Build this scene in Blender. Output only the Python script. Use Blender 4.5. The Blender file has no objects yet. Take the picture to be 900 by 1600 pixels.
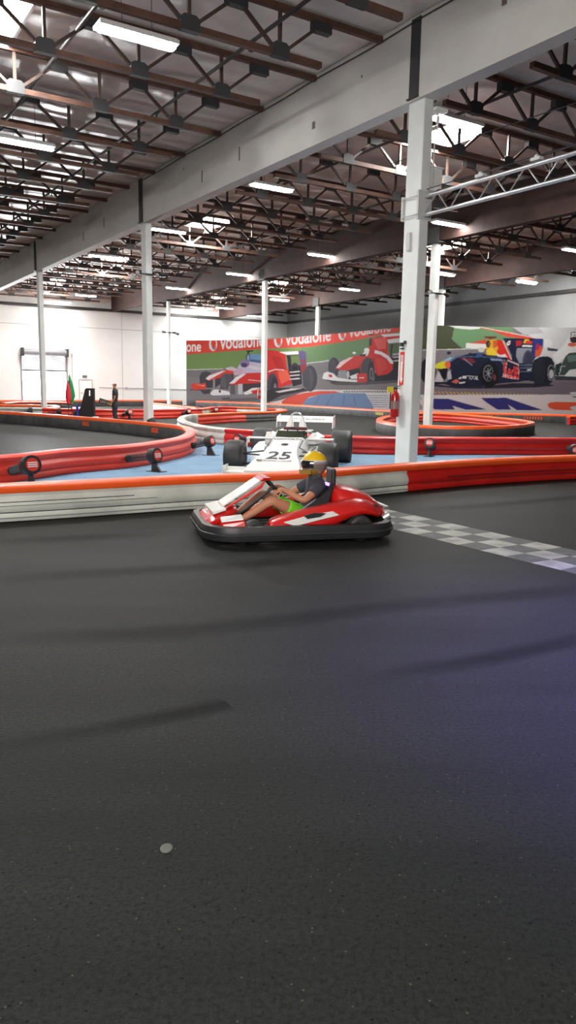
import bpy, math, random
import numpy as np
from mathutils import Vector, Matrix
random.seed(4)
S = bpy.context.scene
C = S.collection
# ------------------------------------------------------------------ camera
FPX, HC = 1180.0, 1.6
PITCH, ROLL = math.radians(9.45), -0.018
F_ = np.array([0, math.cos(PITCH), -math.sin(PITCH)])
U_ = np.array([0, math.sin(PITCH), math.cos(PITCH)])
R_ = np.array([1.0, 0, 0])
XA = R_*math.cos(ROLL) - U_*math.sin(ROLL)
YA = R_*math.sin(ROLL) + U_*math.cos(ROLL)
cam = bpy.data.cameras.new('camera'); co = bpy.data.objects.new('camera', cam); C.objects.link(co)
cam.sensor_fit = 'VERTICAL'; cam.sensor_height = 24.0; cam.lens = FPX/1600*24.0
cam.clip_end = 500
co.matrix_world = Matrix(((XA[0], YA[0], -F_[0], 0), (XA[1], YA[1], -F_[1], 0), (XA[2], YA[2], -F_[2], HC), (0, 0, 0, 1)))
S.camera = co
# ------------------------------------------------------------------ world, lights, exposure
S.view_settings.view_transform = 'Standard'; S.view_settings.look = 'None'
S.view_settings.gamma = 1.0; S.view_settings.use_curve_mapping = False
EXPO = 2.25
S.view_settings.exposure = EXPO
W = bpy.data.worlds.new('world'); S.world = W; W.use_nodes = True
W.node_tree.nodes['Background'].inputs[0].default_value = (0.93, 0.97, 1.0, 1)
W.node_tree.nodes['Background'].inputs[1].default_value = 5.0
LAMP_E = 22.0      # luminaires
SKY_E = 22.0       # skylight lenses
A = math.radians(32.5)
NV = np.array([math.cos(A), math.sin(A), 0]); DV = np.array([-math.sin(A), math.cos(A), 0])
def uv(u, v, z=0): return Vector(tuple(NV*u + DV*v + np.array([0, 0, z])))
def area(name, loc, tgt, size, power, color, size_y=None):
    l = bpy.data.lights.new(name, 'AREA'); l.energy = power; l.color = color; l.size = size
    if size_y: l.shape = 'RECTANGLE'; l.size_y = size_y
    o = bpy.data.objects.new(name, l); C.objects.link(o); o.location = loc
    o.rotation_euler = (Vector(tgt)-Vector(loc)).to_track_quat('-Z', 'Y').to_euler()
    return o
# daylight pushing in through the open roll-up door
area('door_daylight', uv(14.4, 54.3, 1.6), uv(14.4, 48, 1.0), 3.0, 700, (0.95, 0.98, 1.0), 2.2)
# violet neon of the lobby, right of the frame
def spot(name, loc, tgt, power, color, ang=70, r=0.3):
    l = bpy.data.lights.new(name, 'SPOT'); l.energy = power; l.color = color; l.spot_size = math.radians(ang); l.spot_blend = 1.0; l.shadow_soft_size = r
    o = bpy.data.objects.new(name, l); C.objects.link(o); o.location = loc
    o.rotation_euler = (Vector(tgt)-Vector(loc)).to_track_quat('-Z', 'Y').to_euler()
spot('violet_neon', (3.3, 3.6, 5.4), (2.55, 4.3, 0), 900, (0.27, 0.21, 1.0), 58, 0.5)
# added fill light behind the viewer, brightens near upright surfaces and ceiling
area('rear_fill', (-2.5, -5.5, 4.6), (1, 10, 1.0), 9.0, 330, (1.0, 0.97, 0.92), 2.6)

# ------------------------------------------------------------------ helpers
def ray(px, py): return XA*(px-450)/FPX - YA*(py-800)/FPX + F_
def gz(px, py, z=0.0):
    d = ray(px, py); t = (z-HC)/d[2]; p = d*t; return Vector((p[0], p[1], z))
def gy(px, py, Y):
    d = ray(px, py); t = Y/d[1]; p = d*t; return Vector((p[0], p[1], p[2]+HC))
def lin(c): return tuple((x/12.92 if x <= .04045 else ((x+.055)/1.055)**2.4) for x in c)
def s8(r, g, b): return lin((r/255, g/255, b/255))
MATS = {}
def mat(name, col, rough=0.6, metal=0.0, emit=0.0, noise=None, bump=None, coat=0.0, spec=0.5, var=None):
    """noise=(scale, amount, detail): albedo mottling; bump=(scale, strength); var=second colour for the mottling"""
    m = bpy.data.materials.new(name); m.use_nodes = True; nt = m.node_tree; b = nt.nodes['Principled BSDF']
    b.inputs['Base Color'].default_value = (*col, 1); b.inputs['Roughness'].default_value = rough
    b.inputs['Metallic'].default_value = metal; b.inputs['Specular IOR Level'].default_value = spec
    if coat: b.inputs['Coat Weight'].default_value = coat
    if emit:
        b.inputs['Emission Color'].default_value = (*col, 1); b.inputs['Emission Strength'].default_value = emit
    tc = nt.nodes.new('ShaderNodeTexCoord')
    if noise:
        n = nt.nodes.new('ShaderNodeTexNoise'); n.inputs['Scale'].default_value = noise[0]
        n.inputs['Detail'].default_value = noise[2] if len(noise) > 2 else 6
        nt.links.new(tc.outputs['Object'], n.inputs['Vector'])
        r = nt.nodes.new('ShaderNodeMapRange'); r.inputs[1].default_value = .35; r.inputs[2].default_value = .65
        nt.links.new(n.outputs[0], r.inputs[0])
        mx = nt.nodes.new('ShaderNodeMix'); mx.data_type = 'RGBA'
        c2 = var if var else tuple(x*(1-noise[1]) for x in col)
        mx.inputs[6].default_value = (*col, 1); mx.inputs[7].default_value = (*c2, 1)
        nt.links.new(r.outputs[0], mx.inputs[0]); nt.links.new(mx.outputs[2], b.inputs['Base Color'])
    if bump:
        n = nt.nodes.new('ShaderNodeTexNoise'); n.inputs['Scale'].default_value = bump[0]; n.inputs['Detail'].default_value = 5
        nt.links.new(tc.outputs['Object'], n.inputs['Vector'])
        bp = nt.nodes.new('ShaderNodeBump'); bp.inputs['Strength'].default_value = bump[1]; bp.inputs['Distance'].default_value = bump[2] if len(bump) > 2 else .02
        nt.links.new(n.outputs[0], bp.inputs['Height']); nt.links.new(bp.outputs[0], b.inputs['Normal'])
    MATS[name] = m; return m

class MB:
    def __init__(s): s.v = []; s.f = []; s.m = []
    def add(s, vs, fs, mi=0):
        o = len(s.v); s.v += [tuple(v) for v in vs]; s.f += [tuple(i+o for i in f) for f in fs]; s.m += [mi]*len(fs); return s
    def box(s, x0, x1, y0, y1, z0, z1, mi=0, M=None):
        vs = [Vector((x, y, z)) for x in (x0, x1) for y in (y0, y1) for z in (z0, z1)]
        if M is not None: vs = [M @ v for v in vs]
        return s.add(vs, [(0, 1, 3, 2), (4, 6, 7, 5), (0, 4, 5, 1), (2, 3, 7, 6), (0, 2, 6, 4), (1, 5, 7, 3)], mi)
    def bar(s, a, b, w, h=None, mi=0, up=(0, 0, 1)):
        """rectangular bar between two points"""
        a, b = Vector(a), Vector(b); h = h or w; d = (b-a).normalized(); up = Vector(up)
        if abs(d.dot(up)) > .99: up = Vector((1, 0, 0))
        x = d.cross(up).normalized(); y = x.cross(d)
        vs = [p + x*sx*w/2 + y*sy*h/2 for p in (a, b) for sx, sy in ((-1, -1), (1, -1), (1, 1), (-1, 1))]
        return s.add(vs, [(0, 1, 2, 3), (7, 6, 5, 4), (0, 4, 5, 1), (1, 5, 6, 2), (2, 6, 7, 3), (3, 7, 4, 0)], mi)
    def tube(s, pts, r, n=10, mi=0, caps=True):
        pts = [Vector(p) for p in pts]; rs = r if isinstance(r, (list, tuple)) else [r]*len(pts)
        loops = []; up = Vector((0, 0, 1)); px = None
        for i, p in enumerate(pts):
            d = (pts[min(i+1, len(pts)-1)] - pts[max(i-1, 0)]).normalized()
            if px is None:
                u = up if abs(d.dot(up)) < .9 else Vector((1, 0, 0)); px = d.cross(u).normalized()
            else:
                px = (px - d*px.dot(d)).normalized()
            py = d.cross(px)
            loops.append([p + (px*math.cos(2*math.pi*k/n) + py*math.sin(2*math.pi*k/n))*rs[i] for k in range(n)])
        return s.loft(loops, caps, mi)
    def loft(s, loops, caps=True, mi=0, closed=True):
        n = len(loops[0]); vs = [v for l in loops for v in l]; fs = []
        for i in range(len(loops)-1):
            for k in range(n if closed else n-1):
                k2 = (k+1) % n
                fs.append((i*n+k, i*n+k2, (i+1)*n+k2, (i+1)*n+k))
        if caps: fs += [tuple(range(n-1, -1, -1)), tuple((len(loops)-1)*n+k for k in range(n))]
        return s.add(vs, fs, mi)
    def lathe(s, prof, M=None, n=24, mi=0):
        """profile (r, h) about local z"""
        loops = []
        for r, h in prof:
            l = [Vector((r*math.cos(2*math.pi*k/n), r*math.sin(2*math.pi*k/n), h)) for k in range(n)]
            if M is not None: l = [M @ v for v in l]
            loops.append(l)
        return s.loft(loops, True, mi)
    def prism(s, poly, z0, z1, M=None, mi=0):
        a = [Vector((x, y, z0)) for x, y in poly]; b = [Vector((x, y, z1)) for x, y in poly]
        if M is not None: a = [M @ v for v in a]; b = [M @ v for v in b]
        return s.loft([a, b], True, mi)
    def build(s, name, mats, parent=None, smooth=False, bevel=0, subsurf=0):
        me = bpy.data.meshes.new(name); me.from_pydata(s.v, [], s.f)
        for m in (mats if isinstance(mats, (list, tuple)) else [mats]): me.materials.append(m)
        me.polygons.foreach_set('material_index', s.m)
        import bmesh
        bm = bmesh.new(); bm.from_mesh(me); bmesh.ops.recalc_face_normals(bm, faces=bm.faces); bm.to_mesh(me); bm.free()
        if smooth:
            me.polygons.foreach_set('use_smooth', [True]*len(me.polygons))
            try: me.set_sharp_from_angle(angle=math.radians(40))
            except Exception: pass
        o = bpy.data.objects.new(name, me); C.objects.link(o)
        if parent is not None: o.parent = parent
        if bevel:
            b = o.modifiers.new('bevel', 'BEVEL'); b.width = bevel; b.segments = 2; b.limit_method = 'ANGLE'
        if subsurf:
            b = o.modifiers.new('sub', 'SUBSURF'); b.levels = subsurf; b.render_levels = subsurf
        return o
def tag(o, label=None, cat=None, group=None, kind=None):
    if label: o['label'] = label
    if cat: o['category'] = cat
    if group: o['group'] = group
    if kind: o['kind'] = kind
    return o
def thing(name, label, cat, loc=(0, 0, 0), rz=0.0, group=None):
    o = bpy.data.objects.new(name, None); C.objects.link(o); o.location = loc; o.rotation_euler = (0, 0, rz)
    o.empty_display_size = .2
    return tag(o, label, cat, group)
KIDS = {}
def kids(o): return [c for c in bpy.data.objects if c.parent == o]
def copy_tree(o, cache={}):
    k = o.name
    if k not in cache:
        cache[k] = [(c, [g for g in kids(c)]) for c in kids(o)]
    r = o.copy(); C.objects.link(r)
    for c, gs in cache[k]:
        cc = c.copy(); C.objects.link(cc); cc.parent = r
        for g in gs:
            gg = g.copy(); C.objects.link(gg); gg.parent = cc
    return r
def struct(o): o['kind'] = 'structure'; return o
_FC = {}
def text_tris(body, bold=False):
    """glyph triangles of a word, width-normalised: x in 0..w, cap height about .7"""
    if body in _FC: return _FC[body]
    cu = bpy.data.curves.new('t', 'FONT'); cu.body = body; cu.size = 1.0
    if bold: cu.offset = .018
    o = bpy.data.objects.new('t', cu); C.objects.link(o)
    dg = bpy.context.evaluated_depsgraph_get(); me = bpy.data.meshes.new_from_object(o.evaluated_get(dg))
    me.calc_loop_triangles()
    v = np.array([(p.co.x, p.co.y) for p in me.vertices]); t = np.array([tuple(q.vertices) for q in me.loop_triangles])
    bpy.data.objects.remove(o); bpy.data.curves.remove(cu); bpy.data.meshes.remove(me)
    v[:, 0] -= v[:, 0].min(); _FC[body] = (v, t); return v, t
def text_on(body, origin, xdir, ydir, width, height, m, name, parent, bold=True, lift=.003):
    v, t = text_tris(body, bold); xd, yd = Vector(xdir).normalized(), Vector(ydir).normalized(); nn = xd.cross(yd)
    w = v[:, 0].max(); h = v[:, 1].max()
    mb = MB(); mb.add([Vector(origin)+xd*float(x/w*width)+yd*float(y/h*height)+nn*lift for x, y in v], [tuple(int(i) for i in q) for q in t])
    return mb.build(name, m, parent)
def catmull(pts, step=.25, closed=False):
    P = [Vector(p) for p in pts]; out = []; n = len(P)
    rng = range(n) if closed else range(n-1)
    for i in rng:
        if closed: p0, p1, p2, p3 = P[(i-1) % n], P[i], P[(i+1) % n], P[(i+2) % n]
        else: p0, p1, p2, p3 = P[max(i-1, 0)], P[i], P[i+1], P[min(i+2, n-1)]
        k = max(2, int((p2-p1).length/step))
        for j in range(k):
            t = j/k
            out.append(.5*((2*p1)+(-p0+p2)*t+(2*p0-5*p1+4*p2-p3)*t*t+(-p0+3*p1-3*p2+p3)*t**3))
    if not closed: out.append(P[-1])
    return out
def resample(pts, step=.3):
    d = [0]
    for a, b in zip(pts, pts[1:]): d.append(d[-1]+(b-a).length)
    n = max(2, int(d[-1]/step)); out = []; j = 0
    for i in range(n+1):
        s = d[-1]*i/n
        while j < len(d)-2 and d[j+1] < s: j += 1
        t = (s-d[j])/max(1e-9, d[j+1]-d[j]); out.append(pts[j].lerp(pts[j+1], t))
    return out
def sweep(mb, pts, prof, sign=1, closed=False, mi=0, caps=True):
    """profile (offset to the right of travel * sign, z)"""
    n = len(pts); loops = []
    for i, p in enumerate(pts):
        a = pts[(i-1) % n] if closed or i > 0 else pts[i]; b = pts[(i+1) % n] if closed or i < n-1 else pts[i]
        d = (b-a); d.z = 0; d.normalize(); r = Vector((d.y, -d.x, 0))*sign
        loops.append([Vector((p.x, p.y, 0)) + r*o + Vector((0, 0, z)) for o, z in prof])
    if closed: loops.append(loops[0]); caps = False
    mb.loft(loops, caps, mi)

# ------------------------------------------------------------------ materials
# asphalt: speckled, with long tyre-worn streaks
def asphalt():
    m = bpy.data.materials.new('asphalt'); m.use_nodes = True; nt = m.node_tree; b = nt.nodes['Principled BSDF']
    tc = nt.nodes.new('ShaderNodeTexCoord')
    def noise(scale, detail, rough=.6, sc=None, rot=0):
        n = nt.nodes.new('ShaderNodeTexNoise'); n.inputs['Scale'].default_value = scale; n.inputs['Detail'].default_value = detail; n.inputs['Roughness'].default_value = rough
        if sc:
            mp = nt.nodes.new('ShaderNodeMapping'); mp.inputs['Scale'].default_value = sc; mp.inputs['Rotation'].default_value = (0, 0, rot)
            nt.links.new(tc.outputs['Object'], mp.inputs['Vector']); nt.links.new(mp.outputs[0], n.inputs['Vector'])
        else: nt.links.new(tc.outputs['Object'], n.inputs['Vector'])
        return n
    def ramp(src, a, b_):
        r = nt.nodes.new('ShaderNodeMapRange'); r.inputs[1].default_value = a; r.inputs[2].default_value = b_; nt.links.new(src, r.inputs[0]); return r.outputs[0]
    def mix(f, c1, c2):
        x = nt.nodes.new('ShaderNodeMix'); x.data_type = 'RGBA'
        if isinstance(f, float): x.inputs[0].default_value = f
        else: nt.links.new(f, x.inputs[0])
        for i, c in ((6, c1), (7, c2)):
            if isinstance(c, tuple): x.inputs[i].default_value = (*c, 1)
            else: nt.links.new(c, x.inputs[i])
        return x.outputs[2]
    streak = ramp(noise(1.0, 5, .55, (.16, 1.3, 1), math.radians(-14)).outputs[0], .35, .68)
    base = mix(streak, (.017, .0195, .018), (.036, .039, .036))
    patch = ramp(noise(.35, 3).outputs[0], .3, 1.1)
    base = mix(patch, base, (.024, .027, .025))
    grain = ramp(noise(55, 4, .8).outputs[0], .44, .64)
    base = mix(grain, base, (.009, .0095, .009))
    vo = nt.nodes.new('ShaderNodeTexVoronoi'); vo.inputs['Scale'].default_value = 30; nt.links.new(tc.outputs['Object'], vo.inputs['Vector'])
    sp = nt.nodes.new('ShaderNodeMath'); sp.operation = 'LESS_THAN'; sp.inputs[1].default_value = .10; nt.links.new(vo.outputs['Distance'], sp.inputs[0])
    pick = nt.nodes.new('ShaderNodeMath'); pick.operation = 'GREATER_THAN'; pick.inputs[1].default_value = .62
    sx = nt.nodes.new('ShaderNodeSeparateColor'); nt.links.new(vo.outputs['Color'], sx.inputs[0]); nt.links.new(sx.outputs[0], pick.inputs[0])
    mu = nt.nodes.new('ShaderNodeMath'); mu.operation = 'MULTIPLY'; nt.links.new(sp.outputs[0], mu.inputs[0]); nt.links.new(pick.outputs[0], mu.inputs[1])
    base = mix(mu.outputs[0], base, (.10, .095, .075))
    vo2 = nt.nodes.new('ShaderNodeTexVoronoi'); vo2.inputs['Scale'].default_value = 21; nt.links.new(tc.outputs['Object'], vo2.inputs['Vector'])
    l2 = nt.nodes.new('ShaderNodeMath'); l2.operation = 'LESS_THAN'; l2.inputs[1].default_value = .10; nt.links.new(vo2.outputs['Distance'], l2.inputs[0])
    base = mix(l2.outputs[0], base, (.002, .002, .002))
    nt.links.new(base, b.inputs['Base Color'])
    b.inputs['Roughness'].default_value = .6; b.inputs['Specular IOR Level'].default_value = .13
    bp = nt.nodes.new('ShaderNodeBump'); bp.inputs['Strength'].default_value = .5; bp.inputs['Distance'].default_value = .01
    nt.links.new(noise(80, 3, .8).outputs[0], bp.inputs['Height']); nt.links.new(bp.outputs[0], b.inputs['Normal'])
    return m
M_asph = asphalt()
M_blue = mat('blue_floor_paint', s8(104, 138, 166), .75, noise=(1.5, .22, 8), bump=(60, .1))
M_wallw = mat('white_wall_paint', (.78, .79, .78), .85, noise=(.6, .06))
M_wallg = mat('dimmed_wall_paint', (.30, .30, .30), .85, noise=(.6, .08))  # white wall colour darkened to stand for the weaker light on it
M_beamw = mat('painted_beam', (.66, .645, .61), .8, noise=(.9, .10), bump=(14, .15))
M_glulam = mat('brown_beam', (.05, .02, .015), .75, noise=(3, .4))
M_chord = mat('brown_timber', (.115, .052, .034), .7, noise=(6, .35))
M_web = mat('web_steel', (.08, .05, .04), .6, noise=(6, .3))
M_gus = mat('gusset_steel', (.04, .04, .041), .65)
M_pipe = mat('dark_pipe', (.035, .03, .03), .5)
M_col = mat('white_column_paint', (.80, .83, .81), .55, noise=(2.5, .08))
M_black = mat('black_rubber', (.013, .013, .014), .6)
M_blackp = mat('black_plastic', (.02, .02, .022), .45)
M_dark = mat('dark_steel', (.05, .05, .055), .5, .4)
M_orange = mat('orange_rail', s8(255, 98, 40), .4, spec=.5, noise=(4, .08))
M_red = mat('red_barrier', s8(205, 36, 30), .38, noise=(1.6, .22))
M_redd = mat('orange_red_barrier', s8(222, 62, 46), .38, noise=(1.6, .15))
M_white = mat('white_barrier', s8(214, 216, 208), .42, noise=(1.4, .2, 8), var=s8(170, 172, 165))
M_greyb = mat('scuffed_grey_barrier', s8(100, 98, 98), .6, noise=(2.5, .4, 8))
M_lamp = mat('lamp_diffuser', (1.0, .985, .95), .5, emit=LAMP_E)
M_fix = mat('lamp_housing', (.6, .6, .6), .4)
M_sky = mat('skylight_lens', (1.0, .99, .96), .5, emit=SKY_E)
M_pw = mat('gloss_white', (.82, .82, .80), .3, coat=.3)
M_blk = mat('black_ink', (.015, .015, .015), .6)
M_chrome = mat('bright_aluminium', (.62, .63, .65), .32, .75)
M_kred = mat('kart_red', s8(205, 28, 24), .3, coat=.4)
M_skin = mat('skin', s8(190, 130, 100), .55)
M_redext = mat('extinguisher_red', s8(180, 20, 24), .3, coat=.4)
M_yel = mat('yellow_tag', s8(240, 220, 60), .5)
def roofmat():
    m = bpy.data.materials.new('foil_roof_lining'); m.use_nodes = True; nt = m.node_tree; b = nt.nodes['Principled BSDF']
    tc = nt.nodes.new('ShaderNodeTexCoord'); mp = nt.nodes.new('ShaderNodeMapping'); mp.inputs['Rotation'].default_value = (0, 0, -A)
    nt.links.new(tc.outputs['Object'], mp.inputs['Vector'])
    b.inputs['Base Color'].default_value = (.76, .70, .64, 1); b.inputs['Roughness'].default_value = .42; b.inputs['Metallic'].default_value = .12
    n = nt.nodes.new('ShaderNodeTexNoise'); n.inputs['Scale'].default_value = 1.3; n.inputs['Detail'].default_value = 4; n.inputs['Distortion'].default_value = 1.2
    nt.links.new(mp.outputs[0], n.inputs['Vector'])
    w = nt.nodes.new('ShaderNodeTexWave'); w.bands_direction = 'Y'; w.inputs['Scale'].default_value = .45; w.inputs['Distortion'].default_value = 5; w.inputs['Detail'].default_value = 3
    nt.links.new(mp.outputs[0], w.inputs['Vector'])
    ad = nt.nodes.new('ShaderNodeMath'); ad.operation = 'ADD'; nt.links.new(n.outputs[0], ad.inputs[0]); nt.links.new(w.outputs[1], ad.inputs[1])
    bp = nt.nodes.new('ShaderNodeBump'); bp.inputs['Strength'].default_value = .45; bp.inputs['Distance'].default_value = .10
    nt.links.new(ad.outputs[0], bp.inputs['Height']); nt.links.new(bp.outputs[0], b.inputs['Normal'])
    return m
M_roof = roofmat()

# ------------------------------------------------------------------ building shell (u across the bays, v along the beams)
def uvbox(mb, u0, u1, v0, v1, z0, z1, mi=0):
    vs = [uv(u, v, z) for u in (u0, u1) for v in (v0, v1) for z in (z0, z1)]
    return mb.add(vs, [(0, 1, 3, 2), (4, 6, 7, 5), (0, 4, 5, 1), (2, 3, 7, 6), (0, 2, 6, 4), (1, 5, 7, 3)], mi)
UL, UR, VB, VF, ZR = -14.0, 34.5, -12.0, 54.8, 8.05
struct(uvbox(MB(), UL-.3, UR+.3, VB-.3, VF+.3, -.2, 0).build('floor', M_asph))
struct(uvbox(MB(), UL-.3, UR+.3, VB-.3, VF+.3, ZR, ZR+.2).build('ceiling', M_roof))
DU0, DU1, DZ = 12.85, 15.9, 2.38     # roll-up door opening
m = MB(); uvbox(m, UL, DU0, VF, VF+.3, 0, ZR); uvbox(m, DU1, UR+.3, VF, VF+.3, 0, ZR); uvbox(m, DU0, DU1, VF, VF+.3, 3.45, ZR)
struct(m.build('wall_back', M_wallw))
struct(uvbox(MB(), UR, UR+.3, VB, VF, 0, ZR).build('wall_right', M_wallg))
struct(uvbox(MB(), UL-.3, UL, VB, VF, 0, ZR).build('wall_left', M_wallg))
struct(uvbox(MB(), UL, UR, VB-.3, VB, 0, ZR).build('wall_front', M_wallg))
M_seam = mat('wall_seam', (.42, .42, .42), .9)
# panel joints of the tilt-up walls
def trim(i, u0, u1, v0, v1, z0, z1, m_=None): struct(uvbox(MB(), u0, u1, v0, v1, z0, z1).build('trim_%d' % i, m_ or M_seam))
trim(1, UL, UR, VF-.012, VF, 5.48, 5.52); trim(2, 26.3, 26.35, VF-.015, VF, 0, ZR, M_pipe); trim(3, 20.1, 20.13, VF-.01, VF, 0, ZR)
trim(4, UL, UR, VF-.14, VF, 6.72, 6.9, M_pipe)          # ledger where the trusses land
trim(5, UR-.14, UR, VB, VF-.15, 6.72, 6.9, M_pipe)
trim(6, UR-.03, UR, 46.3, 46.34, 0, 6.7); trim(7, UR-.03, UR, 38.9, 38.94, 0, 6.7)
# infield painted blue
def fl(px, py): p = gz(px, py, 0); return (p.x, p.y)
poly = [(-7.5, 6.2), (-3.3, 8.7), (-1.2, 9.7), (0, 10.35), (1.9, 11.9), (3.3, 12.9), (5.3, 14.0), (9.5, 16.0), (12, 17.5),
        (12, 20.6), (7.3, 19.35), (4.6, 18.85), (2.3, 18.6), (.3, 19.0), (-1.2, 20.7), (-2.5, 22.1), (-3.2, 23.6), (-3.7, 22.5), (-2.75, 20.3),
        (-2.45, 18.5), (-2.5, 17.0), (-2.9, 15.3), (-4.0, 13.4), (-5.2, 11.6), (-8.5, 8)]
def tri_fill(poly, z, name, m_):
    import bmesh
    bm = bmesh.new(); vs = [bm.verts.new((x, y, z)) for x, y in poly]; f = bm.faces.new(vs); f.normal_update()
    if f.normal.z < 0: f.normal_flip()
    bmesh.ops.triangulate(bm, faces=[f], ngon_method='EAR_CLIP'); me = bpy.data.meshes.new(name); bm.to_mesh(me); bm.free(); me.materials.append(m_)
    o = bpy.data.objects.new(name, me); C.objects.link(o); return o
o = tri_fill(poly, .004, 'floor', M_blue); struct(o)

# ------------------------------------------------------------------ roll-up door, exit door
M_alu = mat('door_curtain', (.26, .27, .29), .5, .2)
t = thing('rollup_door', 'half raised grey roll-up loading door with daylight pouring in below it', 'loading door', uv(14.4, VF, 0))
t.rotation_euler = (0, 0, A)
m = MB(); hw = (DU1-DU0)/2
for k in range(14):
    z0 = DZ+k*.085; m.box(-hw, hw, -.05, -.02-.012*(k % 2), z0, z0+.08)
m.build('curtain', M_alu, t)
m = MB(); m.tube([(-hw+.05, -.3, 3.62), (hw-.05, -.3, 3.62)], .22, 16); m.build('drum', M_alu, t, True)
for s in (-1, 1):
    m = MB(); m.box(s*hw-.06, s*hw+.06, -.56, -.03, 3.36, 3.9); m.build('end_bracket', M_dark, t)
    m = MB(); m.box(s*(hw+.05)-.05, s*(hw+.05)+.05, -.06, -.005, 0, 3.4); m.build('guide_rail', M_alu, t)
m = MB(); m.box(-hw, hw, -.07, -.015, DZ-.05, DZ+.02); m.build('bottom_bar', M_dark, t)
m = MB(); m.box(-hw-.1, hw+.1, .02, .28, 3.5, 3.46); 
d1 = MB(); d1.box(-.45, .45, -.05, -.01, 0.02, 1.76)
o = d1.build('door_1', mat('door_paint', (.80, .81, .80), .6)); o.location = uv(17.3, VF, 0); o.rotation_euler = (0, 0, A); struct(o)
m = MB(); m.box(-.5, -.45, -.07, 0, 0, 1.82); m.box(.45, .5, -.07, 0, 0, 1.82); m.box(-.5, .5, -.07, 0, 1.76, 1.84); m.build('door_frame', M_seam, o)
m = MB(); m.tube([(-.36, -.09, .85), (-.24, -.09, .85)], .018, 8); m.tube([(-.36, -.03, .85), (-.36, -.1, .85)], .025, 8); m.build('door_handle', M_dark, o)
t = tag(MB().box(-.16, .16, -.04, -.005, 1.95, 2.12).build('door_sign', mat('sign_grey', (.13, .13, .13), .6)), 'small dark notice plate on the back wall above the exit door', 'sign')
t.location = uv(17.25, VF, 0); t.rotation_euler = (0, 0, A)
m = MB(); m.tube([(0, -.04, 6.6), (0, -.04, 4.2), (.35, -.04, 3.5), (.35, -.04, .3)], .022, 8)
m.box(.28, .42, -.1, -.01, 3.4, 3.6)
o = m.build('wall_conduit', mat('conduit_grey', (.45, .45, .45), .5)); o.location = uv(16.0, VF, 0); o.rotation_euler = (0, 0, A); tag(o, 'thin conduit with a box running down the back wall beside the roll-up door', 'conduit')
m = MB(); m.tube([(18.3, -.03, 1.28), (25.5, -.03, 1.22)], .02, 6); m.box(20.3, 20.5, -.07, -.01, 1.18, 1.34)
o = m.build('wall_conduit', MATS['conduit_grey']); o.location = uv(0, VF, 0); o.rotation_euler = (0, 0, A); tag(o, 'long thin horizontal conduit at head height on the back wall', 'conduit')

# ------------------------------------------------------------------ beams and columns
M_beamstain = mat('beam_stain', (.16, .13, .11), .9)
def beam(u, name, label, m_, v0, v1, z0=6.7, z1=8.04, w=.3):
    o = uvbox(MB(), u-w/2, u+w/2, v0, v1, z0, z1).build(name, m_); tag(o, label, 'beam', 'long roof beams'); return o
b = beam(9.7, 'roof_beam', 'deep white-painted roof beam crossing overhead from upper right to far left', M_beamw, -6, VF-.16)
uvbox(MB(), 9.54, 9.86, -6, VF-.16, 6.66, 6.70).build('bottom_lip', M_beamw, b)
m = MB()
for v, z, w_, h_ in ((17.5, 7.1, .05, .32), (19.6, 7.02, .05, .3), (27.6, 7.1, .06, .34), (14.2, 7.0, .1, .14), (12.6, 7.5, .03, .05), (9.0, 7.45, .1, .12), (20.8, 7.6, .03, .04), (30, 7.0, .05, .3)):
    uvbox(m, 9.54, 9.552, v, v+w_, z, z+h_)
m.build('stain', M_beamstain, b)
m = MB(); 
m.tube([uv(9.515, v, 7.93+.012*math.sin(v*1.9)) for v in np.arange(7, 24, .35)], .012, 5)
o = m.build('cable', M_pipe); tag(o, 'thin dark joint line between the white roof beam and the roof', 'cable')  # thin tube drawn as the dark joint of beam and roof
beam(19.45, 'roof_beam', 'bare brown roof beam carried by the row of far columns', M_glulam, -6, VF-.16, 6.75)
beam(28.2, 'roof_beam', 'brown roof beam running closest to the right wall', M_glulam, -6, VF-.16, 6.75)
def column(u, v, label, w=.30, ztop=6.7, strap=True, dark=True):
    t = thing('support_column', label, 'column', uv(u, v, 0), A, 'white steel columns')
    m = MB(); h = w/2; h2 = w*.96
    m.box(-h, h, -h2, h2, .02, ztop-.02); m.build('shaft', M_col, t, bevel=.02)
    m = MB(); m.box(-.22, .22, -.28, .28, 0, .02)
    for sx in (-1, 1):
        for sy in (-1, 1): m.tube([(sx*.19, sy*.19, .02), (sx*.19, sy*.19, .05)], .02, 8)
    m.build('base_plate', M_col, t)
    if strap:
        m = MB(); m.box(-.2, -.155, -.12, .12, ztop-.02, 8.0); m.box(-.24, .24, -.14, .14, ztop-.02, ztop); m.build('beam_strap', M_gus, t)
    else:
        m = MB(); m.box(-.25, .25, -.35, .35, ztop-.02, ztop+.03); m.box(-.2, -.16, -.3, .3, ztop, ztop+.5); m.box(.16, .2, -.3, .3, ztop, ztop+.5); m.build('beam_saddle', M_gus, t)
    return t
cA1 = column(9.73, 11.07, 'nearest white steel column standing behind the front barrier', .22)
cA2 = column(9.7, 24.03, 'white column with black spotlights, left of centre under the painted beam', .21)
cA3 = column(9.7, 37.2, 'slender far left white column in front of the roll-up door', .20)
cB1 = column(19.35, 20.9, 'white column standing inside the oval barrier island', .175, strap=False)
cB2 = column(19.5, 33.07, 'thin white column in the centre in front of the racing mural', .17, strap=False)
cB3 = column(19.6, 45.08, 'thin white column against the white wall left of the mural', .16, strap=False)
column(28.2, 29.84, 'white column half hidden behind the mural, right of the near column', .17, 6.7, strap=False)
column(28.2, 41.11, 'short visible white column top poking up behind the mural near the corner', .17, 6.7, strap=False)
column(9.7, 50.2, 'white column at the far left end of the painted beam, next to the back wall', .2)
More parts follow.
